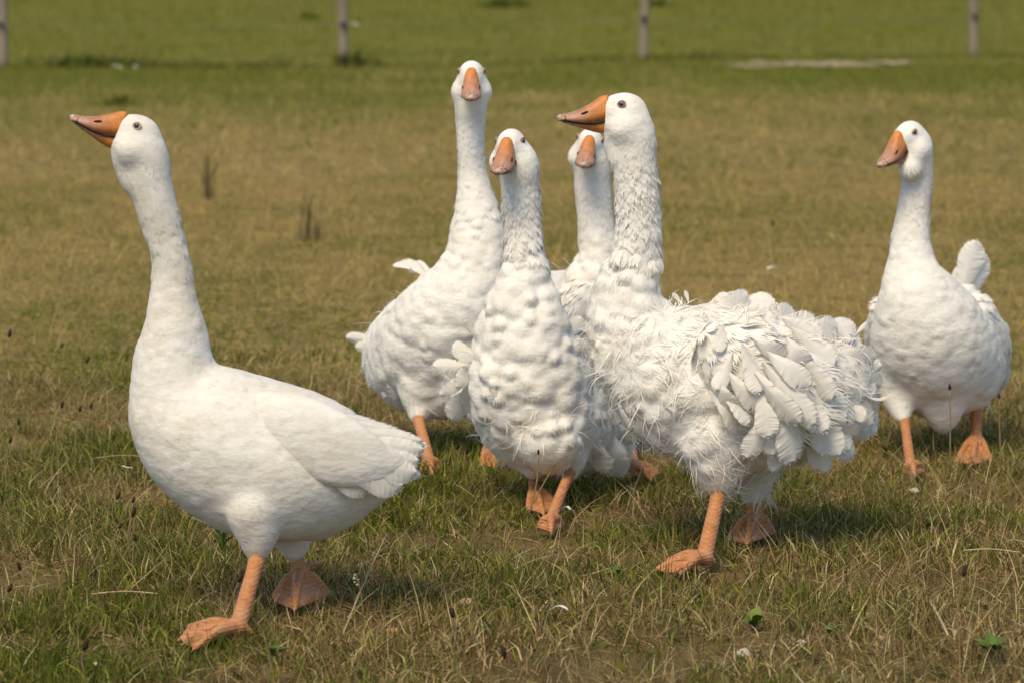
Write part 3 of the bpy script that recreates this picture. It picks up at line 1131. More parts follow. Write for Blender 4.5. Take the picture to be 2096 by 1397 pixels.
# ---- smooth goose in front on the left
GEESE.append(dict(
    seed=11, Y=7.02, base=(520, 1268), label='smooth white goose nearest the camera at left, neck stretched up, beak pointing left', style=SMOOTH,
    eye=(280, 256, 0.0), yaw=6, pitch=22, lid='o', hscale=0.93, neck_end=6,
    spine=[(297, 320, 0, 50), (308, 380, 0, 46), (326, 445, 0, 43), (346, 510, 0, 40), (354, 575, 0, 45), (355, 640, 0, 55), (358, 690, 0, 69), (354, 750, 0, 84),
           (363, 815, 0, 100), (398, 870, 0, 130), (455, 905, 0, 156), (530, 940, 0, 166), (605, 950, 0, 156), (680, 957, 0, 118), (750, 958, 0, 76), (800, 940, 0, 36)],
    lobes=[[(520, 1040, -0.09, 62), (526, 1085, -0.09, 47), (526, 1128, -0.085, 28)], [(585, 1060, 0.08, 60), (600, 1100, 0.08, 40), (603, 1130, 0.08, 24)],
           [(690, 1000, 0.0, 82), (640, 1050, 0, 60)], [(250, 300, 0, 26), (264, 330, 0, 36), (282, 365, 0, 40)]],
    hem=0.10,
    wings=[dict(lobe=[(540, 850, -0.06, 55, 0.5), (610, 885, -0.096, 80, 0.40), (690, 922, -0.108, 78, 0.36), (760, 945, -0.10, 52, 0.36), (815, 950, -0.085, 26, 0.5)],
                covert=(0.06, 0.036, 0.012),
                quills=[((690, 958), (834, 990), 60, -0.128, -0.10, (0, -1, 0.1), 5), ((700, 940), (864, 962), 56, -0.13, -0.092, (0, -1, 0.2), 5),
                        ((700, 920), (868, 938), 50, -0.126, -0.082, (0, -1, 0.3), 5), ((690, 900), (880, 914), 44, -0.12, -0.07, (0, -1, 0.4), 5),
                        ((670, 875), (878, 897), 38, -0.108, -0.06, (0, -1, 0.5), 5), ((640, 848), (850, 886), 34, -0.095, -0.05, (0, -1, 0.7), 5),
                        ((620, 830), (815, 874), 30, -0.08, -0.035, (0, -1, 0.9), 5), ((755, 925), (884, 902), 26, -0.10, -0.05, (0.1, -1, 0.4), 1), ((760, 945), (872, 968), 26, -0.105, -0.075, (0.1, -1, 0.2), 2),
                        ((640, 955), (770, 996), 58, -0.122, -0.106, (0, -1, 0.02), 5), ((640, 925), (785, 975), 60, -0.128, -0.112, (0, -1, 0.1), 5),
                        ((640, 900), (790, 945), 58, -0.128, -0.112, (0, -1, 0.2), 5), ((630, 872), (780, 915), 54, -0.122, -0.106, (0, -1, 0.3), 5)]),
           dict(lobe=[(560, 850, 0.115, 60, 0.5), (620, 880, 0.13, 80, 0.45), (690, 910, 0.125, 78, 0.4), (760, 925, 0.10, 48, 0.4), (815, 925, 0.08, 24, 0.5)],
                quills=[((690, 870), (860, 905), 40, 0.1, 0.05, (0, -1, 0.6), 5), ((660, 850), (835, 885), 36, 0.09, 0.04, (0, -1, 0.8), 5)])],
    tail=dict(lobe=[(740, 940, 0, 50), (800, 925, 0, 26), (835, 915, 0, 10)],
              quills=[((770, 915), (872, 915), 36, 0.0, 0.02, (0, -0.5, 1), 5), ((770, 925), (862, 935), 36, -0.03, -0.03, (0, -0.7, 1), 5), ((770, 910), (878, 900), 36, 0.03, 0.05, (0, -0.5, 1), 5)]),
    legs=[dict(top=(527, 1140), ankle=(487, 1283), dy=-0.085, flat=True, toes=[(385, 1282), (368, 1308), (398, 1326)], r=(25, 19)),
          dict(top=(605, 1128), ankle=(612, 1170), dy=0.09, toes=[(556, 1228), (603, 1246), (676, 1216)], r=(22, 17), hall=(655, 1152))]))

# ---- big curly goose in front on the right
GEESE.append(dict(
    seed=23, Y=7.78, base=(1500, 1125), label='large frizzle-feathered white goose at right front, long ragged wing feathers hanging over its side', style=CURLY,
    eye=(1270, 212, 0.0), yaw=3, pitch=2, lid='p', hscale=1.0, neck_end=5,
    spine=[(1296, 285, 0, 48), (1298, 335, 0, 45), (1304, 400, 0, 45), (1306, 470, 0, 45), (1299, 540, 0, 52), (1284, 600, 0, 68), (1286, 660, 0, 84),
           (1312, 715, 0, 107), (1370, 760, 0, 134), (1440, 788, 0, 160), (1520, 798, 0, 166), (1600, 800, 0, 148), (1670, 790, 0, 108), (1725, 778, 0, 60)],
    lobes=[[(1258, 282, 0, 26), (1282, 315, 0, 42)], [(1465, 900, -0.09, 75), (1470, 950, -0.09, 52), (1472, 998, -0.085, 28)], [(1540, 920, 0.08, 70), (1543, 965, 0.08, 46), (1543, 1010, 0.08, 26)]],
    hem=0.09,
    wings=[dict(lobe=[(1480, 720, -0.13, 60, 0.5), (1540, 760, -0.145, 85, 0.42), (1600, 800, -0.14, 84, 0.4), (1660, 830, -0.12, 55, 0.4)],
                covert=(0.065, 0.036, 0.25),
                quills=[((1470, 790), (1545, 862), 36, -0.19, -0.21), ((1465, 770), (1512, 850), 34, -0.19, -0.215), ((1490, 760), (1560, 845), 40, -0.19, -0.22),
                        ((1530, 800), (1575, 942), 50, -0.2, -0.22), ((1555, 790), (1580, 895), 44, -0.2, -0.235), ((1590, 800), (1640, 950), 62, -0.2, -0.2),
                        ((1600, 860), (1590, 970), 30, -0.16, -0.17), ((1560, 740), (1680, 868), 46, -0.2, -0.24), ((1600, 760), (1705, 880), 52, -0.2, -0.23),
                        ((1640, 800), (1722, 945), 62, -0.19, -0.19), ((1670, 820), (1752, 930), 56, -0.18, -0.16), ((1660, 850), (1690, 980), 46, -0.15, -0.13),
                        ((1690, 830), (1757, 905), 44, -0.16, -0.14), ((1570, 720), (1660, 790), 44, -0.2, -0.24), ((1620, 720), (1710, 820), 50, -0.18, -0.2),
                        ((1650, 760), (1745, 860), 52, -0.18, -0.17), ((1545, 760), (1640, 870), 46, -0.21, -0.25), ((1500, 720), (1470, 800), 30, -0.19, -0.22),
                        ((1520, 700), (1570, 800), 40, -0.2, -0.23), ((1450, 800), (1520, 880), 30, -0.18, -0.2), ((1580, 830), (1530, 945), 40, -0.19, -0.2),
                        ((1610, 690), (1660, 760), 40, -0.17, -0.19), ((1480, 660), (1465, 720), 28, -0.17, -0.19), ((1540, 690), (1610, 730), 36, -0.18, -0.2)]),
           dict(lobe=[(1500, 700, 0.12, 60, 0.5), (1560, 720, 0.14, 80, 0.42), (1630, 740, 0.13, 75, 0.4)], covert=(0.065, 0.036, 0.25),
                quills=[((1490, 650), (1590, 606), 56, 0.02, 0.03), ((1540, 660), (1640, 640), 60, 0.0, 0.02), ((1440, 640), (1540, 612), 46, 0.0, 0.0), ((1570, 670), (1680, 672), 56, -0.02, 0.0), ((1480, 640), (1508, 598), 34, 0.05, 0.04), ((1540, 650), (1590, 612), 46, 0.06, 0.08), ((1580, 660), (1610, 618), 20, 0.05, 0.05), ((1500, 640), (1560, 615), 44, 0.08, 0.08),
                        ((1440, 630), (1490, 604), 30, 0.02, 0.0), ((1600, 680), (1650, 650), 40, 0.08, 0.1), ((1400, 625), (1378, 598), 9, 0.0, 0.0), ((1410, 622), (1402, 594), 8, 0.0, 0.0)])],
    tail=dict(lobe=[(1670, 780, 0, 80), (1725, 780, 0, 50), (1760, 780, 0, 20)],
              quills=[((1660, 700), (1755, 660), 62, -0.02, 0.0), ((1690, 720), (1800, 742), 60, -0.05, -0.04), ((1700, 750), (1812, 800), 62, -0.04, -0.02), ((1690, 770), (1800, 868), 64, -0.06, -0.05),
                      ((1680, 690), (1770, 690), 52, 0.03, 0.05), ((1640, 680), (1720, 665), 56, -0.05, -0.05), ((1650, 800), (1765, 935), 58, -0.1, -0.1), ((1720, 770), (1815, 862), 56, 0.03, 0.05),
                      ((1600, 650), (1690, 690), 54, -0.08, -0.09), ((1620, 670), (1720, 740), 60, -0.1, -0.12), ((1680, 700), (1752, 655), 44, 0.02, 0.04, (0.2, -1, 0.3)), ((1700, 690), (1748, 668), 34, 0.04, 0.05, (0, -1, 0.5)), ((1700, 720), (1772, 700), 46, 0.0, 0.02),
                      ((1710, 740), (1812, 752), 44, 0.0, 0.0), ((1720, 740), (1790, 735), 40, -0.03, -0.03), ((1730, 760), (1800, 800), 44, -0.03, -0.03),
                      ((1730, 760), (1812, 850), 50, 0.0, 0.02), ((1720, 790), (1812, 880), 46, 0.02, 0.04), ((1720, 800), (1780, 905), 52, 0.0, 0.0), ((1700, 790), (1757, 880), 50, -0.05, -0.05),
                      ((1670, 720), (1740, 760), 44, -0.06, -0.06), ((1690, 750), (1770, 820), 44, -0.07, -0.06), ((1650, 690), (1720, 720), 42, -0.04, -0.04), ((1740, 700), (1775, 655), 10, 0.03, 0.03)]),
    legs=[dict(top=(1472, 1005), ankle=(1442, 1140), dy=-0.085, flat=True, toes=[(1365, 1147), (1340, 1166), (1395, 1172)], r=(24, 18)),
          dict(top=(1540, 1015), ankle=(1545, 1055), dy=0.08, toes=[(1490, 1102), (1528, 1112), (1586, 1090)], r=(20, 16), hall=(1580, 1030))]))

# ---- curly goose facing the camera in the middle
GEESE.append(dict(
    seed=37, Y=8.25, base=(1120, 1052), label='white goose facing the camera in the middle, puffy pillow-like breast feathers, head turned slightly left', style=CHEST,
    eye=(1043, 288, 0.0), yaw=77, pitch=-14, roll=0, lid='p', hscale=0.98, neck_end=4,
    spine=[(1062, 335, 0.01, 42), (1065, 385, 0.02, 40), (1068, 450, 0.02, 38), (1073, 520, 0.01, 40), (1071, 580, 0.0, 51), (1070, 635, 0.0, 74), (1074, 700, 0.01, 98),
           (1082, 775, 0.02, 118), (1096, 835, 0.07, 127), (1130, 850, 0.17, 130), (1180, 860, 0.27, 112), (1235, 885, 0.36, 70)],
    lobes=[[(1122, 890, -0.02, 74), (1130, 922, 0.0, 50)], [(1090, 930, 0.06, 40), (1088, 965, 0.06, 20)], [(1165, 930, 0.06, 40), (1166, 968, 0.06, 20)]],
    hem=0.09,
    wings=[dict(lobe=[(1000, 700, 0.10, 24, 1.2), (996, 760, 0.14, 32, 1.2), (1000, 820, 0.2, 32, 1.2)], covert=(0.055, 0.032, 0.25),
                quills=[((985, 730), (930, 790), 30, 0.02, 0.0, (0, -1, 0.2), 1), ((985, 745), (884, 752), 30, 0.02, 0.0, (0, -1, 0.3), 2), ((985, 760), (894, 806), 28, 0.03, 0.02, (0.1, -1, 0.2), 1), ((980, 725), (924, 716), 34, 0.03, 0.02, (0, -1, 0.4), 2),
                        ((975, 790), (922, 866), 44, 0.08, 0.08), ((975, 690), (957, 655), 18, 0.02, 0.0), ((975, 760), (950, 860), 40, 0.05, 0.06), 
                        ((985, 780), (905, 765), 20, 0.05, 0.05), ((975, 740), (940, 730), 22, 0.0, -0.02)]),
           dict(lobe=[(1160, 690, 0.08, 40, 1.2), (1175, 760, 0.12, 56, 1.2), (1190, 830, 0.2, 60, 1.2), (1230, 890, 0.28, 50, 1.0)], covert=(0.06, 0.034, 0.25),
                quills=[((1200, 830), (1260, 960), 46, 0.1, 0.12), ((1220, 840), (1295, 950), 46, 0.12, 0.15), ((1180, 850), (1225, 965), 40, 0.06, 0.08), ((1240, 850), (1312, 920), 40, 0.15, 0.2),
                        ((1250, 880), (1280, 985), 44, 0.15, 0.16), ((1160, 870), (1190, 975), 36, 0.03, 0.05), ((1230, 820), (1305, 890), 40, 0.15, 0.2), ((1200, 780), (1270, 880), 40, 0.08, 0.1),
                        ((1180, 740), (1215, 830), 34, 0.03, 0.02), ((1170, 800), (1215, 900), 38, 0.02, 0.02), ((1155, 690), (1195, 650), 30, 0.02, 0.02), ((1210, 880), (1245, 975), 40, 0.08, 0.1)])],
    legs=[dict(top=(1164, 970), ankle=(1128, 1062), dy=0.02, flat=True, toes=[(1102, 1078), (1128, 1086), (1152, 1074)], r=(17, 13)),
          dict(top=(1090, 968), ankle=(1092, 1000), dy=0.1, toes=[(1080, 1040), (1112, 1050), (1142, 1034)], r=(16, 12), hall=(1100, 985))]))

# ---- tall goose behind on the left of the group
GEESE.append(dict(
    seed=41, Y=8.98, base=(910, 950), label='tallest white goose standing behind the middle one, long straight neck, beak aimed at the camera', style=HALF,
    eye=(965, 146, 0.0), yaw=90, pitch=-13, roll=0, lid='o', hscale=0.97, neck_end=6,
    spine=[(964, 205, 0.02, 36), (963, 250, 0.03, 31), (964, 305, 0.03, 29), (968, 360, 0.03, 31), (974, 415, 0.02, 41), (978, 475, 0.01, 54), (972, 540, 0.0, 66),
           (955, 605, 0.0, 90), (928, 665, 0.03, 118), (900, 708, 0.1, 128), (868, 728, 0.2, 122), (825, 730, 0.32, 84)],
    lobes=[[(868, 780, 0.03, 55), (860, 825, 0.02, 34), (856, 852, 0, 20)], [(960, 780, 0.0, 70), (985, 830, 0.02, 40)], [(900, 790, 0.05, 70)]],
    hem=0.09,
    wings=[dict(lobe=[(860, 620, 0.05, 34, 1.0), (830, 680, 0.12, 52, 1.0), (810, 740, 0.2, 54, 1.0)], covert=(0.06, 0.036, 0.14),
                quills=[((880, 575), (812, 522), 34, 0.1, 0.12, (0.3, -0.6, 0.8)), ((885, 560), (835, 540), 30, 0.12, 0.14), ((830, 680), (770, 770), 44, 0.1, 0.1), ((815, 720), (775, 815), 44, 0.1, 0.1),
                        ((800, 690), (762, 790), 40, 0.15, 0.16), ((840, 740), (800, 820), 44, 0.06, 0.06), ((850, 640), (790, 700), 40, 0.1, 0.12), ((830, 650), (775, 720), 40, 0.13, 0.15)])],
    tail=dict(lobe=[(820, 710, 0.3, 50), (785, 705, 0.36, 24), (765, 700, 0.4, 10)],
              quills=[((790, 700), (702, 697), 26, 0.3, 0.32), ((790, 710), (722, 712), 26, 0.28, 0.3), ((800, 690), (735, 690), 34, 0.3, 0.32), ((800, 680), (765, 668), 34, 0.3, 0.3),
                      ((800, 715), (745, 730), 36, 0.26, 0.26), ((790, 730), (755, 765), 34, 0.22, 0.22)]),
    legs=[dict(top=(856, 856), ankle=(878, 945), dy=0.0, flat=True, toes=[(862, 962), (885, 968), (906, 958)], r=(20, 14)),
          dict(top=(985, 852), ankle=(1002, 908), dy=0.03, toes=[(984, 950), (1014, 956), (1042, 940)], r=(18, 13), hall=(1030, 900))]))

# ---- goose half hidden behind the big curly one
GEESE.append(dict(
    seed=53, Y=9.05, base=(1255, 952), label='white goose mostly hidden behind the two curly geese, only face, neck and back showing', style=HALF,
    eye=(1208, 284, 0.0), yaw=83, pitch=-12, roll=-8, lid='o', hscale=0.97, neck_end=4,
    spine=[(1211, 335, 0.02, 38), (1213, 380, 0.03, 38), (1217, 430, 0.03, 37), (1223, 490, 0.02, 39), (1228, 545, 0.02, 50), (1222, 605, 0.03, 80), (1205, 665, 0.1, 105),
           (1180, 685, 0.22, 112), (1150, 660, 0.36, 106), (1120, 650, 0.48, 70)],
    lobes=[[(1215, 750, 0.05, 90), (1225, 810, 0.05, 50), (1225, 850, 0.05, 24)], [(1265, 760, 0.1, 70), (1275, 820, 0.1, 45), (1278, 850, 0.1, 24)]],
    hem=0.09,
    wings=[dict(lobe=[(1210, 600, -0.02, 36, 0.6), (1180, 620, -0.03, 44, 0.5), (1150, 650, 0.0, 34, 0.6)], covert=(0.06, 0.036, 0.05),
                quills=[((1222, 570), (1140, 615), 46, -0.05, 0.0, (0.2, -1, 0.5), 5), ((1222, 590), (1140, 650), 46, -0.05, 0.0, (0.1, -1, 0.4), 5)])],
    legs=[dict(top=(1196, 855), ankle=(1204, 945), dy=0.02, flat=True, toes=[(1186, 962), (1208, 968), (1230, 958)], r=(19, 14)),
          dict(top=(1278, 855), ankle=(1296, 952), dy=0.05, flat=True, toes=[(1300, 972), (1332, 980), (1348, 968)], r=(19, 14))]))

# ---- goose on the right edge
GEESE.append(dict(
    seed=67, Y=9.0, base=(1930, 950), label='white goose apart at the right edge, walking towards the camera with a raised tail plume', style=dict(HALF, wisps=60, amp=0.007),
    eye=(1853, 271, 0.0), yaw=46, pitch=-22, roll=4, lid='o', hscale=0.95, neck_end=4,
    spine=[(1874, 320, 0.02, 37), (1878, 365, 0.03, 33), (1870, 430, 0.03, 34), (1864, 495, 0.02, 41), (1868, 555, 0.01, 54), (1880, 615, 0.0, 82), (1900, 680, 0.03, 118),
           (1918, 720, 0.1, 132), (1934, 728, 0.22, 130), (1950, 715, 0.34, 98), (1965, 690, 0.44, 50)],
    lobes=[[(1925, 800, 0.05, 60), (1930, 845, 0.05, 38), (1928, 868, 0.05, 22)], [(1848, 770, 0.05, 58), (1842, 818, 0.03, 34), (1848, 855, 0, 17)], [(1990, 770, 0.1, 60), (2000, 810, 0.1, 30)],
           [(1862, 345, -0.015, 26)]],
    hem=0.09,
    wings=[dict(lobe=[(1990, 640, 0.08, 44, 1.0), (2015, 700, 0.14, 50, 1.0), (2020, 760, 0.22, 40, 1.0)], covert=(0.06, 0.036, 0.05),
                quills=[((2010, 680), (2050, 800), 40, 0.1, 0.12, (0.6, -1, 0.1), 5), ((2020, 670), (2062, 770), 38, 0.12, 0.16, (0.7, -1, 0.1), 5)]),
           dict(lobe=[(1815, 640, 0.08, 34, 1.0), (1808, 690, 0.14, 36, 1.0), (1815, 750, 0.22, 30, 1.0)], covert=(0.06, 0.036, 0.05), quills=[])],
    tail=dict(lobe=[(1965, 640, 0.4, 44), (1975, 590, 0.45, 24)],
              quills=[((1962, 615), (1996, 486), 62, 0.42, 0.42, (0.1, -1, 0.1), 5), ((1976, 630), (2014, 514), 52, 0.44, 0.44, (0.2, -1, 0.1), 5),
                      ((1958, 620), (1962, 540), 36, 0.45, 0.45, (-0.2, -1, 0.2), 5)]),
    legs=[dict(top=(1852, 862), ankle=(1864, 952), dy=0.0, flat=True, toes=[(1850, 966), (1872, 972), (1892, 962)], r=(17, 12)),
          dict(top=(2000, 815), ankle=(1998, 892), dy=0.1, toes=[(1956, 944), (1990, 950), (2028, 942)], r=(15, 13), hall=(1985, 880))]))

# ------------------------------------------------------------------ ground, pasture, fence
FENCE = [G(5, 137), G(703, 137), G(1317, 121), G(1992, 113)]
FENCE_Y = 33.0

M_GROUND, nt, b, out = new_mat('meadow_soil')
tc = N(nt, 'ShaderNodeTexCoord')
sx = N(nt, 'ShaderNodeSeparateXYZ')
L(nt, tc.outputs['Object'], sx.inputs[0])
n_big = noise(nt, 0.55, 5)
n_mid = noise(nt, 5.0, 6)
n_fine = noise(nt, 60, 6)
near = ramp(nt, n_mid, [(0.30, (0.055, 0.045, 0.016)), (0.5, (0.12, 0.085, 0.034)), (0.72, (0.22, 0.155, 0.07))])
far = ramp(nt, n_big, [(0.30, (0.15, 0.150, 0.018)), (0.55, (0.19, 0.185, 0.024)), (0.75, (0.23, 0.205, 0.035))])
fy = N(nt, 'ShaderNodeMapRange')
fy.inputs[1].default_value = 25.0
fy.inputs[2].default_value = 34.0
wob = N(nt, 'ShaderNodeMath', operation='MULTIPLY_ADD')
L(nt, n_big, wob.inputs[0])
wob.inputs[1].default_value = 8.0
L(nt, sx.outputs[1], wob.inputs[2])
L(nt, wob.outputs[0], fy.inputs[0])
thatch = ramp(nt, n_mid, [(0.30, (0.20, 0.15, 0.045)), (0.5, (0.33, 0.24, 0.085)), (0.72, (0.42, 0.31, 0.12))])
ty = N(nt, 'ShaderNodeMapRange')
ty.inputs[1].default_value = 9.0
ty.inputs[2].default_value = 15.0
L(nt, wob.outputs[0], ty.inputs[0])
mixt = N(nt, 'ShaderNodeMix', data_type='RGBA')
L(nt, ty.outputs[0], mixt.inputs[0])
L(nt, near, mixt.inputs[6])
L(nt, thatch, mixt.inputs[7])
mixc = N(nt, 'ShaderNodeMix', data_type='RGBA')
L(nt, fy.outputs[0], mixc.inputs[0])
L(nt, mixt.outputs[2], mixc.inputs[6])
L(nt, far, mixc.inputs[7])
mul = N(nt, 'ShaderNodeMix', data_type='RGBA')
mul.blend_type = 'MULTIPLY'
mul.inputs[0].default_value = 0.8
L(nt, mixc.outputs[2], mul.inputs[6])
L(nt, ramp(nt, n_fine, [(0.3, (0.6, 0.58, 0.55)), (0.7, (1, 1, 1))]), mul.inputs[7])
L(nt, mul.outputs[2], b.inputs['Base Color'])
b.inputs['Roughness'].default_value = 0.95
b.inputs['Specular IOR Level'].default_value = 0.1
bump(nt, n_fine, 0.9, 0.03, b)

gv, gf = [], []
xs = np.concatenate([[-1500, -300, -60], np.linspace(-12, 12, 25), [60, 300, 1500]])
ys = np.concatenate([[-1500, -200, -20], np.linspace(0, 72, 49), [150, 500, 2500]])
for yy in ys:
    for xx in xs:
        gv.append((xx, yy, -0.004))
nxs = len(xs)
for j in range(len(ys) - 1):
    for i in range(nxs - 1):
        gf.append((j * nxs + i, j * nxs + i + 1, (j + 1) * nxs + i + 1, (j + 1) * nxs + i))
ground = mk('ground', gv, gf, M_GROUND)
ground['kind'] = 'structure'

# the bare sandy strip by the fence
M_SAND = simple_mat('sandy_soil', (0.34, 0.26, 0.155), 0.95, 6, 0.25, 0.5, 0.02, 0.1)
sv, sf = [], []
rs_ = np.random.default_rng(3)
for (xa, xb, ya, hw) in ((1490, 1600, 136, 0.42), (1580, 1700, 133, 0.55), (1660, 1790, 134, 0.62), (1790, 1868, 131, 0.45), (1530, 1590, 131, 0.25)):
    pa, pb = G(xa, ya), G(xb, ya)
    cx_, cy_, rx_ = (pa[0] + pb[0]) / 2, pa[1], (pb[0] - pa[0]) / 2
    ph = rs_.uniform(0, 6, 3)
    o_ = len(sv)
    sv.append((cx_, cy_, 0.012 + 0.004 * len(sf) / 40))
    for k_ in range(28):
        an_ = 2 * math.pi * k_ / 28
        q_ = 1 + 0.22 * math.sin(3 * an_ + ph[0]) + 0.16 * math.sin(7 * an_ + ph[1]) + 0.1 * math.sin(11 * an_ + ph[2])
        sv.append((cx_ + rx_ * q_ * math.cos(an_), cy_ + hw * q_ * math.sin(an_), 0.004 + 0.004 * len(sf) / 40))
    for k_ in range(28):
        sf.append((o_, o_ + 1 + k_, o_ + 1 + (k_ + 1) % 28))
sandp = mk('bare_soil', sv, sf, M_SAND)
sandp['kind'] = 'structure'

M_WOOD, nt, b, out = new_mat('weathered_wood')
f = noise(nt, 14, 6, stretch=(1, 1, 0.08))
L(nt, ramp(nt, f, [(0.3, (0.13, 0.10, 0.068)), (0.5, (0.22, 0.17, 0.118)), (0.75, (0.31, 0.25, 0.185))]), b.inputs['Base Color'])
b.inputs['Roughness'].default_value = 0.9
bump(nt, f, 0.6, 0.01, b)
M_WIRE = simple_mat('fence_wire', (0.16, 0.18, 0.12), 0.6, 20, 0.2, 0.1)
M_RUBBER = simple_mat('black_insulator', (0.03, 0.03, 0.03), 0.6, 20, 0.2, 0.1)


def tube(pts, rads, m=10):
    pts = [np.array(p, float) for p in pts]
    vs, fs = [], []
    for i, p in enumerate(pts):
        d = pts[min(i + 1, len(pts) - 1)] - pts[max(i - 1, 0)]
        d = d / np.linalg.norm(d)
        a = np.cross(d, (0.31, 0.95, 0.05))
        a /= np.linalg.norm(a)
        c_ = np.cross(d, a)
        for j in range(m):
            an = 2 * math.pi * j / m
            vs.append(p + rads[i] * (a * math.cos(an) + c_ * math.sin(an)))
    for i in range(len(pts) - 1):
        for j in range(m):
            k = (j + 1) % m
            fs.append((i * m + j, i * m + k, (i + 1) * m + k, (i + 1) * m + j))
    fs.append(tuple(range(m))[::-1])
    fs.append(tuple((len(pts) - 1) * m + j for j in range(m)))
    return vs, fs


PLBL = ['weathered wooden fence post at the far left edge', 'weathered wooden fence post behind and left of the tallest goose',
        'grey wooden fence post behind the head of the large curly goose', 'grey wooden fence post behind the goose at right']
for i, p in enumerate(FENCE):
    rr = 0.046 if i < 2 else 0.042
    po = empty('fence_post', (p[0], p[1], 0))
    tag(po, PLBL[i], 'fence post', 'posts of the pasture fence')
    rp = random.Random(i)
    zs = np.linspace(-0.1, 1.35, 10)
    tilt = (rp.uniform(-0.02, 0.02), 0)
    v_, f_ = tube([(p[0] + tilt[0] * z + rp.uniform(-0.003, 0.003), p[1], z) for z in zs], [rr * rp.uniform(0.94, 1.05) for z in zs], 12)
    mk('post', v_, f_, M_WOOD, po)
    for z in (0.36, 0.86):
        v_, f_ = tube([(p[0], p[1] - rr * 0.6, z), (p[0], p[1] - rr - 0.02, z), (p[0], p[1] - rr - 0.045, z)], [0.022, 0.026, 0.016], 8)
        mk('insulator', v_, f_, M_RUBBER, po)
for z, lb in ((0.36, 'thin lower wire strung between the fence posts'), (0.86, 'thin upper wire strung between the fence posts above the picture')):
    ends = [FENCE[0] * 2 - FENCE[1]] + FENCE + [FENCE[3] * 2 - FENCE[2]]
    pp = []
    for i in range(len(ends) - 1):
        for t in np.linspace(0, 1, 6, endpoint=False):
            q = ends[i] * (1 - t) + ends[i + 1] * t
            pp.append((q[0], q[1] - 0.08, z - 0.02 * math.sin(math.pi * t)))
    v_, f_ = tube(pp, [0.0018] * len(pp), 6)
    tag(mk('fence_wire', v_, f_, M_WIRE), lb, 'wire', 'wires of the pasture fence')

# ------------------------------------------------------------------ build the geese
for spec in GEESE:
    make_goose(spec)


# ------------------------------------------------------------------ grass
def vnoise(x, y, seed):
    r = np.random.default_rng(seed)
    tab = r.random((64, 64))
    xi, yi = np.floor(x).astype(int), np.floor(y).astype(int)
    fx, fy_ = x - xi, y - yi
    fx = fx * fx * (3 - 2 * fx)
    fy_ = fy_ * fy_ * (3 - 2 * fy_)

    def g(a, b_):
        return tab[a % 64, b_ % 64]
    return (g(xi, yi) * (1 - fx) + g(xi + 1, yi) * fx) * (1 - fy_) + (g(xi, yi + 1) * (1 - fx) + g(xi + 1, yi + 1) * fx) * fy_


def fbm(x, y, sc, seed):
    return (vnoise(x * sc, y * sc, seed) + 0.5 * vnoise(x * sc * 2.3, y * sc * 2.3, seed + 1) + 0.25 * vnoise(x * sc * 5.1, y * sc * 5.1, seed + 2)) / 1.75


def grass_mat(name, greens, drys, transl=0.38):
    m, nt, b, out = new_mat(name)
    a1 = N(nt, 'ShaderNodeAttribute', attribute_name='blade')
    a2 = N(nt, 'ShaderNodeAttribute', attribute_name='dry')
    g = ramp(nt, a1.outputs['Fac'], greens)
    d = ramp(nt, a1.outputs['Fac'], drys)
    st = N(nt, 'ShaderNodeMapRange')
    st.inputs[1].default_value = 0.9
    st.inputs[2].default_value = 1.1
    L(nt, a2.outputs['Fac'], st.inputs[0])
    mx = N(nt, 'ShaderNodeMix', data_type='RGBA')
    L(nt, st.outputs[0], mx.inputs[0])
    L(nt, g, mx.inputs[6])
    L(nt, d, mx.inputs[7])
    L(nt, mx.outputs[2], b.inputs['Base Color'])
    b.inputs['Roughness'].default_value = 0.65
    b.inputs['Specular IOR Level'].default_value = 0.08
    t = N(nt, 'ShaderNodeBsdfTranslucent')
    L(nt, mx.outputs[2], t.inputs['Color'])
    ms = N(nt, 'ShaderNodeMixShader')
    ms.inputs[0].default_value = transl
    L(nt, b.outputs[0], ms.inputs[1])
    L(nt, t.outputs[0], ms.inputs[2])
    L(nt, ms.outputs[0], out.inputs[0])
    return m


GREENS = [(0.0, (0.035, 0.050, 0.008)), (0.45, (0.11, 0.135, 0.016)), (0.8, (0.21, 0.235, 0.028)), (1.0, (0.36, 0.36, 0.07))]
DRYS = [(0.0, (0.10, 0.055, 0.024)), (0.4, (0.29, 0.18, 0.080)), (0.75, (0.52, 0.36, 0.145)), (1.0, (0.80, 0.65, 0.34))]
M_GRASS = grass_mat('grass_blades', GREENS, DRYS)
M_STRAW = grass_mat('straw_blades', [(0.0, (0.11, 0.125, 0.018)), (0.5, (0.20, 0.21, 0.030)), (1.0, (0.29, 0.28, 0.05))],
                    [(0.0, (0.36, 0.245, 0.085)), (0.5, (0.50, 0.35, 0.12)), (1.0, (0.62, 0.46, 0.17))], 0.42)
M_PAST = grass_mat('pasture_blades', [(0.0, (0.13, 0.14, 0.012)), (0.5, (0.19, 0.195, 0.018)), (1.0, (0.27, 0.255, 0.035))],
                   [(0.0, (0.20, 0.16, 0.04)), (0.5, (0.29, 0.24, 0.06)), (1.0, (0.40, 0.33, 0.10))], 0.4)
M_DKGRASS = grass_mat('dark_grass_blades', [(0.0, (0.04, 0.055, 0.010)), (0.5, (0.085, 0.10, 0.014)), (1.0, (0.14, 0.15, 0.02))],
                      [(0.0, (0.09, 0.07, 0.02)), (1.0, (0.25, 0.19, 0.06))], 0.35)


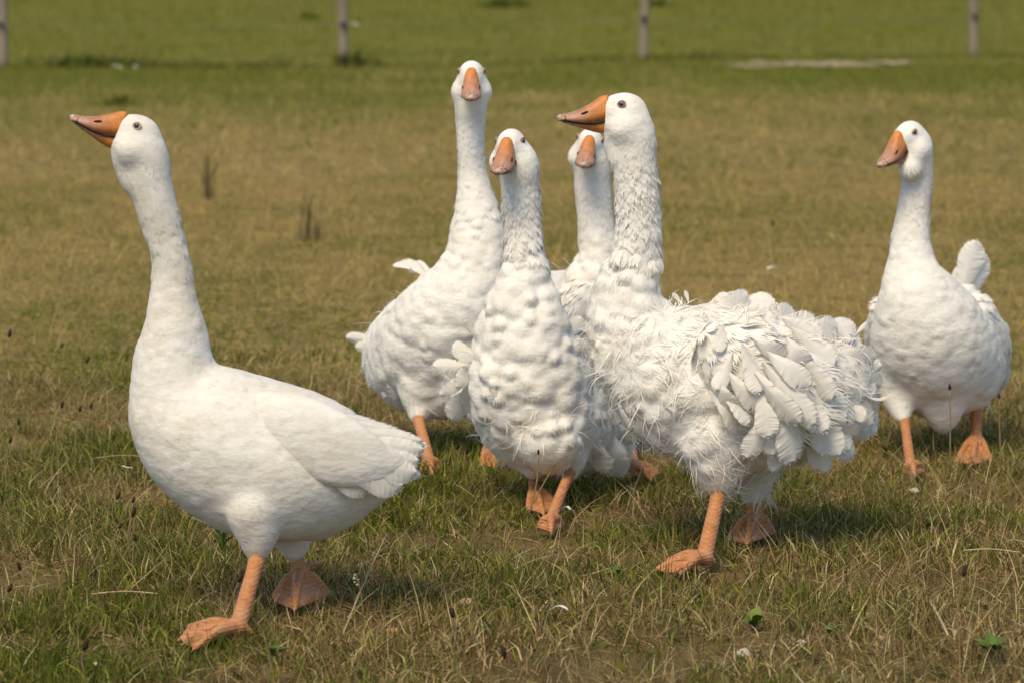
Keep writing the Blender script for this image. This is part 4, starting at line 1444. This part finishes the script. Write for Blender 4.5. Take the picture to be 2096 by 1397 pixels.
def blades(name, label, base, ln, wd, lean, curl, dry, seed, nseg=3, cat='grass', mat=None, jitter=0.0):
    """every blade is its own bent ribbon; one object for the uncountable mass"""
    r = np.random.default_rng(seed)
    n = len(base)
    az = r.uniform(0, 2 * math.pi, n)
    el = np.maximum(0.06, math.pi / 2 - np.abs(r.normal(lean, np.abs(lean) * 0.6, n)))
    d = np.stack([np.cos(az) * np.cos(el), np.sin(az) * np.cos(el), np.sin(el)], 1)
    sa = r.uniform(0, math.pi, n)
    side = unit(np.cross(d, np.stack([np.cos(sa), np.sin(sa), np.full(n, 0.2)], 1)))
    k = r.normal(curl, abs(curl) * 0.7, n)[:, None]
    drop = np.concatenate([np.cos(az)[:, None] * k, np.sin(az)[:, None] * k, -0.8 * k], 1)
    p = np.array(base, float)
    p[:, 2] -= 0.004
    rows = []
    for j in range(nseg + 1):
        t = j / nseg
        ww = (wd * (1 - t ** 1.6) * 0.5 + 0.0001)[:, None]
        rows += [p - side * ww, p + side * ww]
        p = p + d * (ln / nseg)[:, None]
        p[:, 2] = np.maximum(p[:, 2], 0.002)
        d = unit(d + drop / nseg)
    m = 2 * (nseg + 1)
    V = np.stack(rows, 1).reshape(-1, 3)
    f = np.array([(2 * j, 2 * j + 1, 2 * j + 3, 2 * j + 2) for j in range(nseg)])
    Fc = (f[None] + (np.arange(n) * m)[:, None, None]).reshape(-1, 4)
    me = mesh_data(name, V, Fc, mat or M_GRASS)
    dd = (dry + r.random(n)).astype(np.float32)
    for nm, val in (('blade', r.random(n)), ('dry', dd)):
        at = me.attributes.new(nm, 'FLOAT', 'POINT')
        at.data.foreach_set('value', np.repeat(val.astype(np.float32), m))
    o = bpy.data.objects.new(name, me)
    COL.objects.link(o)
    tag(o, label, cat, None, 'stuff')
    return o


def field_points(y0, y1, dens, margin, seed):
    """random points inside the view wedge (plus margin)"""
    r = np.random.default_rng(seed)
    k = 1048.0 / F_PX
    wmax = y1 * k + margin
    n = int((y1 - y0) * 2 * wmax * dens)
    y = r.uniform(y0, y1, n)
    x = r.uniform(-wmax, wmax, n)
    m = np.abs(x) < y * k + margin
    return np.stack([x[m], y[m], np.zeros(m.sum())], 1)


def dryness(p, base, amp, seed):
    a = fbm(p[:, 0] + 50, p[:, 1] * 0.5 + 50, 0.9, seed) - 0.5
    b_ = fbm(p[:, 0] + 90, p[:, 1] * 0.8 + 20, 3.2, seed + 9) - 0.5
    return base + amp * 2.6 * a + amp * 1.5 * b_


def thin(p, keep):
    return p[rng.random(len(p)) < keep]


U = rng.uniform
# near meadow
p = field_points(5.7, 11.4, 10500, 0.7, 1)
p = thin(p, np.clip((11.4 - p[:, 1]) / 1.6, 0, 1))
clump = fbm(p[:, 0], p[:, 1], 4.2, 31)
p = thin(p, np.clip(4.2 * (clump - 0.34), 0.06, 1))
hh = 0.40 + 1.05 * fbm(p[:, 0], p[:, 1], 4.2, 31) ** 1.5 * 1.4
dn_ = np.clip((p[:, 1] - 8.0) / 2.5, 0, 1)
blades('grass', 'short green and dry meadow grass under the geese', p, U(0.016, 0.058, len(p)) * hh, U(0.0016, 0.0046, len(p)), 0.5, 0.7, dryness(p, 0.42, 0.62, 5) + 0.12 * dn_, 1, 2)
p = field_points(5.7, 10.6, 7000, 0.7, 2)
p = thin(p, np.clip(2.6 * (fbm(p[:, 0], p[:, 1], 2.6, 131) - 0.24), 0.2, 1))
blades('dry_grass', 'flattened straw-coloured dead grass among the green near the geese', p, U(0.02, 0.085, len(p)), U(0.0008, 0.0018, len(p)), 1.05, 0.35, dryness(p, 0.9, 0.25, 15), 2, 2)
p = field_points(5.8, 10.6, 300, 0.7, 3)
p = thin(p, np.clip(3.5 * (fbm(p[:, 0], p[:, 1], 1.5, 62) - 0.35), 0.05, 1))
blades('long_grass', 'longer loose grass stems standing above the turf near the geese', p, U(0.05, 0.14, len(p)), U(0.0012, 0.0024, len(p)), 0.55, 0.35, dryness(p, 0.75, 0.4, 25), 3, 4)
p = field_points(5.8, 10.0, 520, 0.7, 4)
p = thin(p, np.clip(6 * (fbm(p[:, 0], p[:, 1], 3.4, 93) - 0.5), 0.0, 1))
blades('low_weeds', 'small broad-leaved green weeds between the grass in the foreground', p, U(0.015, 0.045, len(p)), U(0.004, 0.009, len(p)), 0.8, 1.0, np.full(len(p), -0.2), 4, 4, 'weeds')
# middle of the meadow
p = field_points(8.6, 19, 1900, 1.3, 5)
p = thin(p, np.clip((p[:, 1] - 8.6) / 2.4, 0.0, 1))
hh = 0.6 + 0.9 * fbm(p[:, 0], p[:, 1], 2.1, 78)
blades('meadow_grass', 'dry brownish meadow grass behind the geese', p, U(0.018, 0.055, len(p)) * hh, U(0.002, 0.004, len(p)), 0.95, 0.6, dryness(p, 0.70, 0.6, 5), 5, 2, mat=M_STRAW)
p = field_points(10.6, 19, 40, 0.8, 6)
blades('meadow_long_grass', 'longer straw stems in the dry meadow behind the geese', p, U(0.08, 0.20, len(p)), U(0.0018, 0.003, len(p)), 0.4, 0.4, dryness(p, 0.9, 0.3, 25), 6, 3, mat=M_STRAW)
p = field_points(19, 33, 440, 3.0, 7)
yn = np.clip((p[:, 1] + 5 * (fbm(p[:, 0], p[:, 1], 0.5, 3) - 0.5) - 22) / 8, 0, 1)
blades('far_meadow_grass', 'blurred dry grass of the meadow up to the fence', p, U(0.03, 0.09, len(p)), U(0.004, 0.008, len(p)), 0.95, 0.6, dryness(p, 0.74, 0.6, 5) - 0.75 * yn, 7, 1, mat=M_STRAW)
# beyond the fence
p = field_points(33, 70, 55, 5.0, 8)
blades('pasture_grass', 'even green pasture grass beyond the fence', p, U(0.05, 0.14, len(p)), U(0.006, 0.014, len(p)), 0.8, 0.6, dryness(p, 0.25, 0.45, 45), 8, 1, mat=M_PAST)
# taller dark grass left standing along the fence line
fx = U(-9, 9, 6500)
fxs = [q[0] for q in FENCE]
fy_ = np.interp(fx, fxs, [q[1] for q in FENCE]) + rng.normal(0, 0.28, len(fx)) - 0.1
fl_ = fbm(fx + 30, fx * 0 + 3, 1.3, 12)
blades('fence_line_grass', 'taller dark green grass left standing under the fence wires', np.stack([fx, fy_, fx * 0], 1), U(0.05, 0.16, len(fx)) * (0.15 + 2.2 * np.clip(fl_ - 0.25, 0, 1) ** 1.3), U(0.005, 0.010, len(fx)), 0.35, 0.6, np.full(len(fx), 0.05), 9, 3, mat=M_DKGRASS)

# ------------------------------------------------------------------ single plants, stalks, stones and litter
M_STALK = simple_mat('brown_stalk', (0.24, 0.17, 0.075), 0.8, 30, 0.3, 0.2)
M_STRAWSTICK = simple_mat('pale_straw', (0.40, 0.29, 0.15), 0.7, 60, 0.25, 0.3)
M_SEED = simple_mat('dark_seed_head', (0.055, 0.030, 0.018), 0.9, 400, 0.5, 0.9, 0.003, 0.1)
M_LEAF = simple_mat('weed_leaf', (0.075, 0.125, 0.016), 0.6, 60, 0.3, 0.4, 0.002)
M_LEAF2 = simple_mat('yellow_green_leaf', (0.15, 0.19, 0.025), 0.6, 60, 0.3, 0.4, 0.002)
M_STONE = simple_mat('pale_stone', (0.52, 0.46, 0.37), 0.85, 70, 0.3, 0.6, 0.004)
M_RUST = simple_mat('dead_orange_leaf', (0.50, 0.22, 0.07), 0.8, 60, 0.3, 0.4)
M_FLOWER = simple_mat('whitish_flower', (0.42, 0.42, 0.26), 0.7, 90, 0.15, 0.3)


def seed_stem(head, base, label, size=1.0, group='plantain stalks with dark seed heads', bend=0.0):
    g = G(*base)
    Yh = g[1] - 0.01
    hp = P(head[0], head[1], Yh)
    root = empty('plantain_stalk', (g[0], g[1], 0))
    tag(root, label, 'seed stalk', group)
    mid = (g + hp) / 2 + np.array((bend, 0, 0.01))
    pts = catmull([g, mid, hp], 5)
    v_, f_ = tube(pts, list(np.linspace(0.0019, 0.0013, len(pts))), 6)
    mk('stalk', v_, f_, M_STALK, root)
    d = unit(pts[-1] - pts[-3])
    pr = [(-0.001, 0.0018), (0.003, 0.0042), (0.008, 0.0052), (0.013, 0.0046), (0.018, 0.0032), (0.021, 0.001)]
    rr = random.Random(int(head[0]))
    v_, f_ = tube([pts[-1] + d * q[0] * size * 0.85 for q in pr], [q[1] * size * 0.8 * rr.uniform(0.85, 1.15) for q in pr], 8)
    mk('seed_head', v_, f_, M_SEED, root)

    return root


STEMS = [((19, 690), (2, 872), 'tall plantain stalk with dark seed head at the extreme left edge', 1.2), ((126, 712), (120, 800), 'dark seed head high in the grass left of the front goose breast', 0.9),
         ((176, 742), (110, 860), 'slanting stalk with dark seed head left of the front goose shoulder', 1.1), ((126, 834), (120, 960), 'dark seed head on an upright stalk in the grass, left of the breast', 1.0),
         ((163, 842), (150, 935), 'left one of two dark seed heads close together beside the front goose', 0.9), ((186, 836), (180, 930), 'right one of two dark seed heads close together beside the front goose', 0.9),
         ((38, 868), (50, 960), 'low dark seed head near the left edge above the green tuft', 0.9), ((20, 906), (2, 1000), 'dark seed head leaning from the left edge, middle height', 0.9),
         ((239, 1020), (236, 1090), 'topmost cylindrical seed head below the front goose breast', 1.0), ((272, 1028), (262, 1130), 'seed head beside the topmost one below the front goose breast', 0.8),
         ((271, 1056), (268, 1150), 'largest dark seed head of the cluster below the front goose', 1.2), ((243, 1080), (232, 1165), 'left small seed head of the cluster below the front goose', 0.7),
         ((275, 1106), (272, 1180), 'lowest seed head of the cluster below the front goose', 0.8), ((42, 1166), (50, 1260), 'round dark seed head in the lower left grass', 1.0),
         ((17, 1210), (12, 1290), 'dark seed head at the left edge low in the picture', 1.0), ((488, 1190), (480, 1268), 'dark seed head just behind the front goose planted leg', 1.1),
         ((1165, 908), (1078, 1052), 'slanting stalk with seed head crossing the breast bottom of the middle goose', 0.9), ((1102, 930), (1082, 1058), 'short stalk with dark knob before the middle goose left leg', 0.7),
         ((1944, 798), (1944, 968), 'thin upright stalk with dark head before the belly of the right goose', 0.9), ((2045, 815), (2050, 960), 'dark seed head on a stalk right of the right goose', 0.8),
         ((1816, 920), (1870, 1000), 'dark seed head between the curly wing and the right goose leg', 0.9), ((1972, 1178), (1966, 1330), 'tall dark stalk standing in the lower right corner', 1.2),
         ((928, 1262), (926, 1345), 'blurred seed head in the bottom middle foreground', 1.1), ((1033, 1345), (1050, 1420), 'dark round seed head at the bottom edge in the middle', 1.2),
         ((172, 1330), (178, 1400), 'dark upright seed head at the bottom left', 1.3), ((1582, 462), (1590, 560), 'dark seed head far behind in the dry meadow, right of the curly goose neck', 1.2)]
for a_, b_, lb, sz in STEMS:
    seed_stem(a_, b_, lb, sz, bend=random.uniform(-0.008, 0.008))


def leaf_mesh(seed, mat, wd=0.42, droop=0.35):
    r = np.random.default_rng(seed)
    vs, fs = [], []
    nv = 9
    for j in range(nv):
        t = j / (nv - 1)
        w_ = wd * (math.sin(math.pi * t ** 0.75) * 0.95 + 0.05) * 0.5
        for u in (-1, -0.5, 0, 0.5, 1):
            vs.append((u * w_ * (1 + r.normal(0, 0.05)), t, 0.45 * math.sin(t * 1.9) * (1 - droop * t) + 0.10 * abs(u) * w_ / wd * 2 + r.normal(0, 0.008)))
    for j in range(nv - 1):
        for i in range(4):
            fs.append((j * 5 + i, j * 5 + i + 1, j * 5 + 6 + i, j * 5 + 5 + i))
    return mesh_data('leaf', np.array(vs), np.array(fs), mat)


LEAVES = [leaf_mesh(1, M_LEAF), leaf_mesh(2, M_LEAF, 0.55), leaf_mesh(3, M_LEAF2, 0.5), leaf_mesh(4, M_LEAF, 0.34, 0.5)]
LEAF_NARROW = leaf_mesh(5, M_LEAF, 0.17, 0.3)


def rosette(px, py, n, size, label, seed):
    g = G(px, py)
    rr = random.Random(seed)
    root = empty('weed_rosette', (g[0], g[1], 0))
    tag(root, label, 'weed', 'leafy weeds in the foreground turf')
    for k in range(n):
        az = 2 * math.pi * k / n + rr.uniform(-0.3, 0.3)
        sc = 0.72 * size * rr.uniform(0.75, 1.2)
        m = Matrix.Translation((g[0], g[1], 0.006)) @ Matrix.Rotation(az, 4, 'Z') @ Matrix.Rotation(rr.uniform(0.1, 0.6), 4, 'X') @ Matrix.Scale(sc, 4)
        put('leaf', rr.choice(LEAVES), root, m)


rosette(1545, 1290, 7, 0.055, 'green leafy weed with round leaves below the large curly goose', 1)
rosette(1905, 1082, 4, 0.045, 'small bright green weed with upright leaf under the right goose', 2)
rosette(560, 1352, 7, 0.05, 'spiky green weed below the front goose feet', 3)
rosette(2030, 1350, 8, 0.065, 'broad green weed in the lower right corner', 5)
rosette(1110, 1225, 6, 0.05, 'pale green grass-like weed below the middle goose', 7)
rosette(1700, 1312, 7, 0.045, 'compact green weed by the bare soil at lower right', 8)
rosette(1262, 1190, 5, 0.045, 'small green weed between the middle and the large curly goose feet', 10)

# leafy sprig under the breast of the front goose, and a pale flowering one
g = G(452, 1150)
root = empty('leafy_sprig', (g[0], g[1], 0))
tag(root, 'upright dark green sprig with narrow leaves under the front goose belly', 'weed')
tp = P(462, 1080, g[1])
v_, f_ = tube(catmull([g, (g + tp) / 2 + np.array((0.004, 0, 0)), tp], 4), [0.0016] * 9, 6)
mk('stem', v_, f_, M_LEAF, root)
for k in range(13):
    t_ = 0.15 + 0.85 * k / 12
    q = g * (1 - t_) + tp * t_
    m = Matrix.Translation(Vector(q)) @ Matrix.Rotation(k * 2.4, 4, 'Z') @ Matrix.Rotation(0.55, 4, 'X') @ Matrix.Scale(0.045, 4)
    put('leaf', LEAF_NARROW, root, m)
g = G(742, 1262)
root = empty('flowering_sprig', (g[0], g[1], 0))
tag(root, 'thin sprig with tiny pale flower buds right of the front goose far foot', 'flower')
tp = P(728, 1172, g[1])
v_, f_ = tube(catmull([g, (g + tp) / 2 + np.array((0.004, 0, 0)), tp], 4), [0.001] * 9, 6)
mk('stem', v_, f_, M_STALK, root)
for k in range(7):
    q = tp + np.array((random.uniform(-0.008, 0.012), random.uniform(-0.006, 0.006), random.uniform(-0.022, 0.004)))
    v_, f_ = ico(q, (0.0024, 0.0024, 0.002), 5, 7)
    mk('bud', v_, f_, M_FLOWER, root)


def stick(a, b_, rad, label, mat, lift=0.012, kink=0.006):
    p0, p1 = G(*a), G(*b_)
    p0[2], p1[2] = lift, lift + 0.01
    mid = (p0 + p1) / 2 + np.array((0, kink, kink * 0.6))
    pts = catmull([p0, mid, p1], 4)
    v_, f_ = tube(pts, [rad * 0.62 * random.uniform(0.75, 1.15) for _ in pts], 6)
    tag(mk('straw_stick', v_, f_, mat, origin=p0), label, 'stick', 'dry stalks lying in the grass')


stick((1972, 1156), (2085, 1170), 0.0026, 'pale dry stalk lying at the right edge below the right goose', M_STRAWSTICK, 0.03)
stick((1902, 1262), (1940, 1345), 0.0035, 'pale broken stalk lying in the lower right foreground', M_STRAWSTICK, 0.03)
stick((188, 1236), (322, 1246), 0.0022, 'brownish straw lying level left of the front goose foot', M_STRAWSTICK, 0.02)
stick((1052, 1190), (1145, 1168), 0.0020, 'thin straw lying below the middle goose', M_STRAWSTICK, 0.025)
stick((2056, 1138), (2100, 1150), 0.0026, 'short pale stalk cut off by the right picture edge', M_STRAWSTICK, 0.03)
stick((702, 1330), (792, 1130), 0.0022, 'long slanting straw right of the front goose far foot', M_STRAWSTICK, 0.03)
stick((190, 968), (292, 972), 0.0014, 'thin pale straw crossing the grass left of the front goose belly', M_STRAWSTICK, 0.035)
stick((80, 1030), (128, 1004), 0.0016, 'short pale straw left of the front goose', M_STRAWSTICK, 0.035)
stick((370, 1342), (470, 1328), 0.0015, 'straw lying just in front of the front goose foot', M_STRAWSTICK, 0.02)
stick((1280, 1080), (1322, 975), 0.0022, 'brown stalk leaning between the middle and the large curly goose', M_STALK, 0.03)


def stone(px, py, size, label, mat=None, seed=0, flat=0.6):
    g = G(px, py)
    r = np.random.default_rng(seed)
    v_, f_ = ico((0, 0, 0), (1, 1, 1), 8, 12)
    v_ = np.array(v_)
    k = r.normal(0, 1, (4, 3))
    dsp = 1 + 0.13 * np.sin(v_ @ k[0] * 2) + 0.10 * np.sin(v_ @ k[1] * 3 + 1) + 0.06 * np.sin(v_ @ k[2] * 6)
    v_ = v_ * dsp[:, None] * np.array((size, size * 0.8, size * flat))
    c_ = g + np.array((0, 0, size * flat * 0.6))
    tag(mk('stone', v_ + c_, f_, mat or M_STONE, origin=g), label, 'stone', 'pale stones in the turf')


stone(1520, 1343, 0.014, 'whitish stone at the bottom below the large curly goose', None, 1)
stone(955, 1238, 0.015, 'tan stone beside the bare soil below the middle goose', simple_mat('tan_stone', (0.50, 0.34, 0.20), 0.85, 70, 0.3, 0.5), 2)
stone(1872, 1008, 0.012, 'small pale stone behind the large curly goose tail', None, 3)
stone(1780, 1265, 0.012, 'left pale pebble on the bare soil at lower right', None, 4)
stone(1800, 1310, 0.010, 'orange-tan pebble on the bare soil at lower right', simple_mat('ochre_stone', (0.48, 0.30, 0.16), 0.85, 70, 0.3, 0.5), 5)
stone(1640, 1318, 0.009, 'small tan pebble left of the lower right bare soil', None, 6)
stone(198, 1362, 0.008, 'tiny pale pebble at the bottom left', None, 7)
stone(806, 1292, 0.012, 'orange dead leaf curled on the grass below the front goose tail', M_RUST, 8, 0.35)
bpy.data.objects[[o.name for o in COL.objects if o.get('label', '').startswith('orange dead leaf')][0]].name = 'dead_leaf'
o_ = [o for o in COL.objects if o.get('label', '').startswith('orange dead leaf')][0]
o_['category'] = 'leaf'
del o_['group']


def fallen(px, py, size, az, label, up=0.02):
    g = G(px, py)
    m = Matrix.Translation((g[0], g[1], up)) @ Matrix.Rotation(az, 4, 'Z') @ Matrix.Rotation(0.35, 4, 'X') @ Matrix.Diagonal((size * 0.42, size, size, 1))
    tag(put('fallen_feather', QUILLS[int(px) % 5], None, m), label, 'feather', 'white feathers dropped on the meadow')


fallen(1163, 1282, 0.035, 1.2, 'small bright white feather on the grass at the bottom middle', 0.03)
fallen(1591, 580, 0.05, 2.2, 'white feather lying in the grass above the large curly goose back', 0.05)
fallen(1168, 1072, 0.03, 0.6, 'bit of white down beside the middle goose foot', 0.03)
fallen(272, 986, 0.025, 1.9, 'tiny white feather left of the front goose belly', 0.035)
fallen(250, 160, 0.085, 1.4, 'left of two blurred white feathers far off near the fence', 0.08)
fallen(281, 160, 0.07, 0.7, 'right of two blurred white feathers far off near the fence', 0.08)
fallen(735, 72, 0.11, 0.9, 'blurred white spot beyond the fence beside the second post', 0.1)


M_DEAD = simple_mat('dead_weed', (0.16, 0.115, 0.045), 0.8, 30, 0.3, 0.2)


def clump(px, py, n, hgt, spread, label, mat, seed, name='weed_clump', lean=0.5, wk=0.10):
    g = G(px, py)
    r = np.random.default_rng(seed)
    base = np.stack([g[0] + r.normal(0, spread, n), g[1] + r.normal(0, spread * 0.7, n), np.zeros(n)], 1)
    root = empty(name, (g[0], g[1], 0))
    tag(root, label, 'weed', 'weeds standing in the far grass')
    o = blades('stalks', None, base, r.uniform(0.4, 1.0, n) * hgt, r.uniform(0.6, 1.4, n) * wk * hgt ** 0.8, lean, 0.5, np.full(n, 0.0), seed, 3, None, mat)
    o.parent = root
    o.matrix_parent_inverse = WORLD[root.name].inverted()


clump(180, 137, 160, 0.17, 0.20, 'low dark weed clump by the fence left of the second post', M_DKGRASS, 1)
clump(1035, 16, 130, 0.22, 0.17, 'dark brown weed clump at the top edge beyond the fence', M_DKGRASS, 2)
clump(1345, 14, 70, 0.20, 0.10, 'dark weed tuft beyond the fence right of the third post', M_DKGRASS, 3)
clump(634, 38, 40, 0.15, 0.06, 'small dark weed beyond the fence left of the second post', M_DKGRASS, 4)
clump(722, 137, 80, 0.22, 0.09, 'green grass tuft at the foot of the second fence post', M_DKGRASS, 5)
clump(246, 216, 60, 0.12, 0.06, 'green tuft right behind the front goose beak', M_DKGRASS, 6)
clump(425, 408, 16, 0.34, 0.016, 'tall dead weed stalks right of the front goose head', M_DEAD, 7, lean=0.08, wk=0.028)
clump(637, 492, 16, 0.30, 0.02, 'dead weed stalks left of the tallest goose neck', M_DEAD, 8, lean=0.10, wk=0.028)
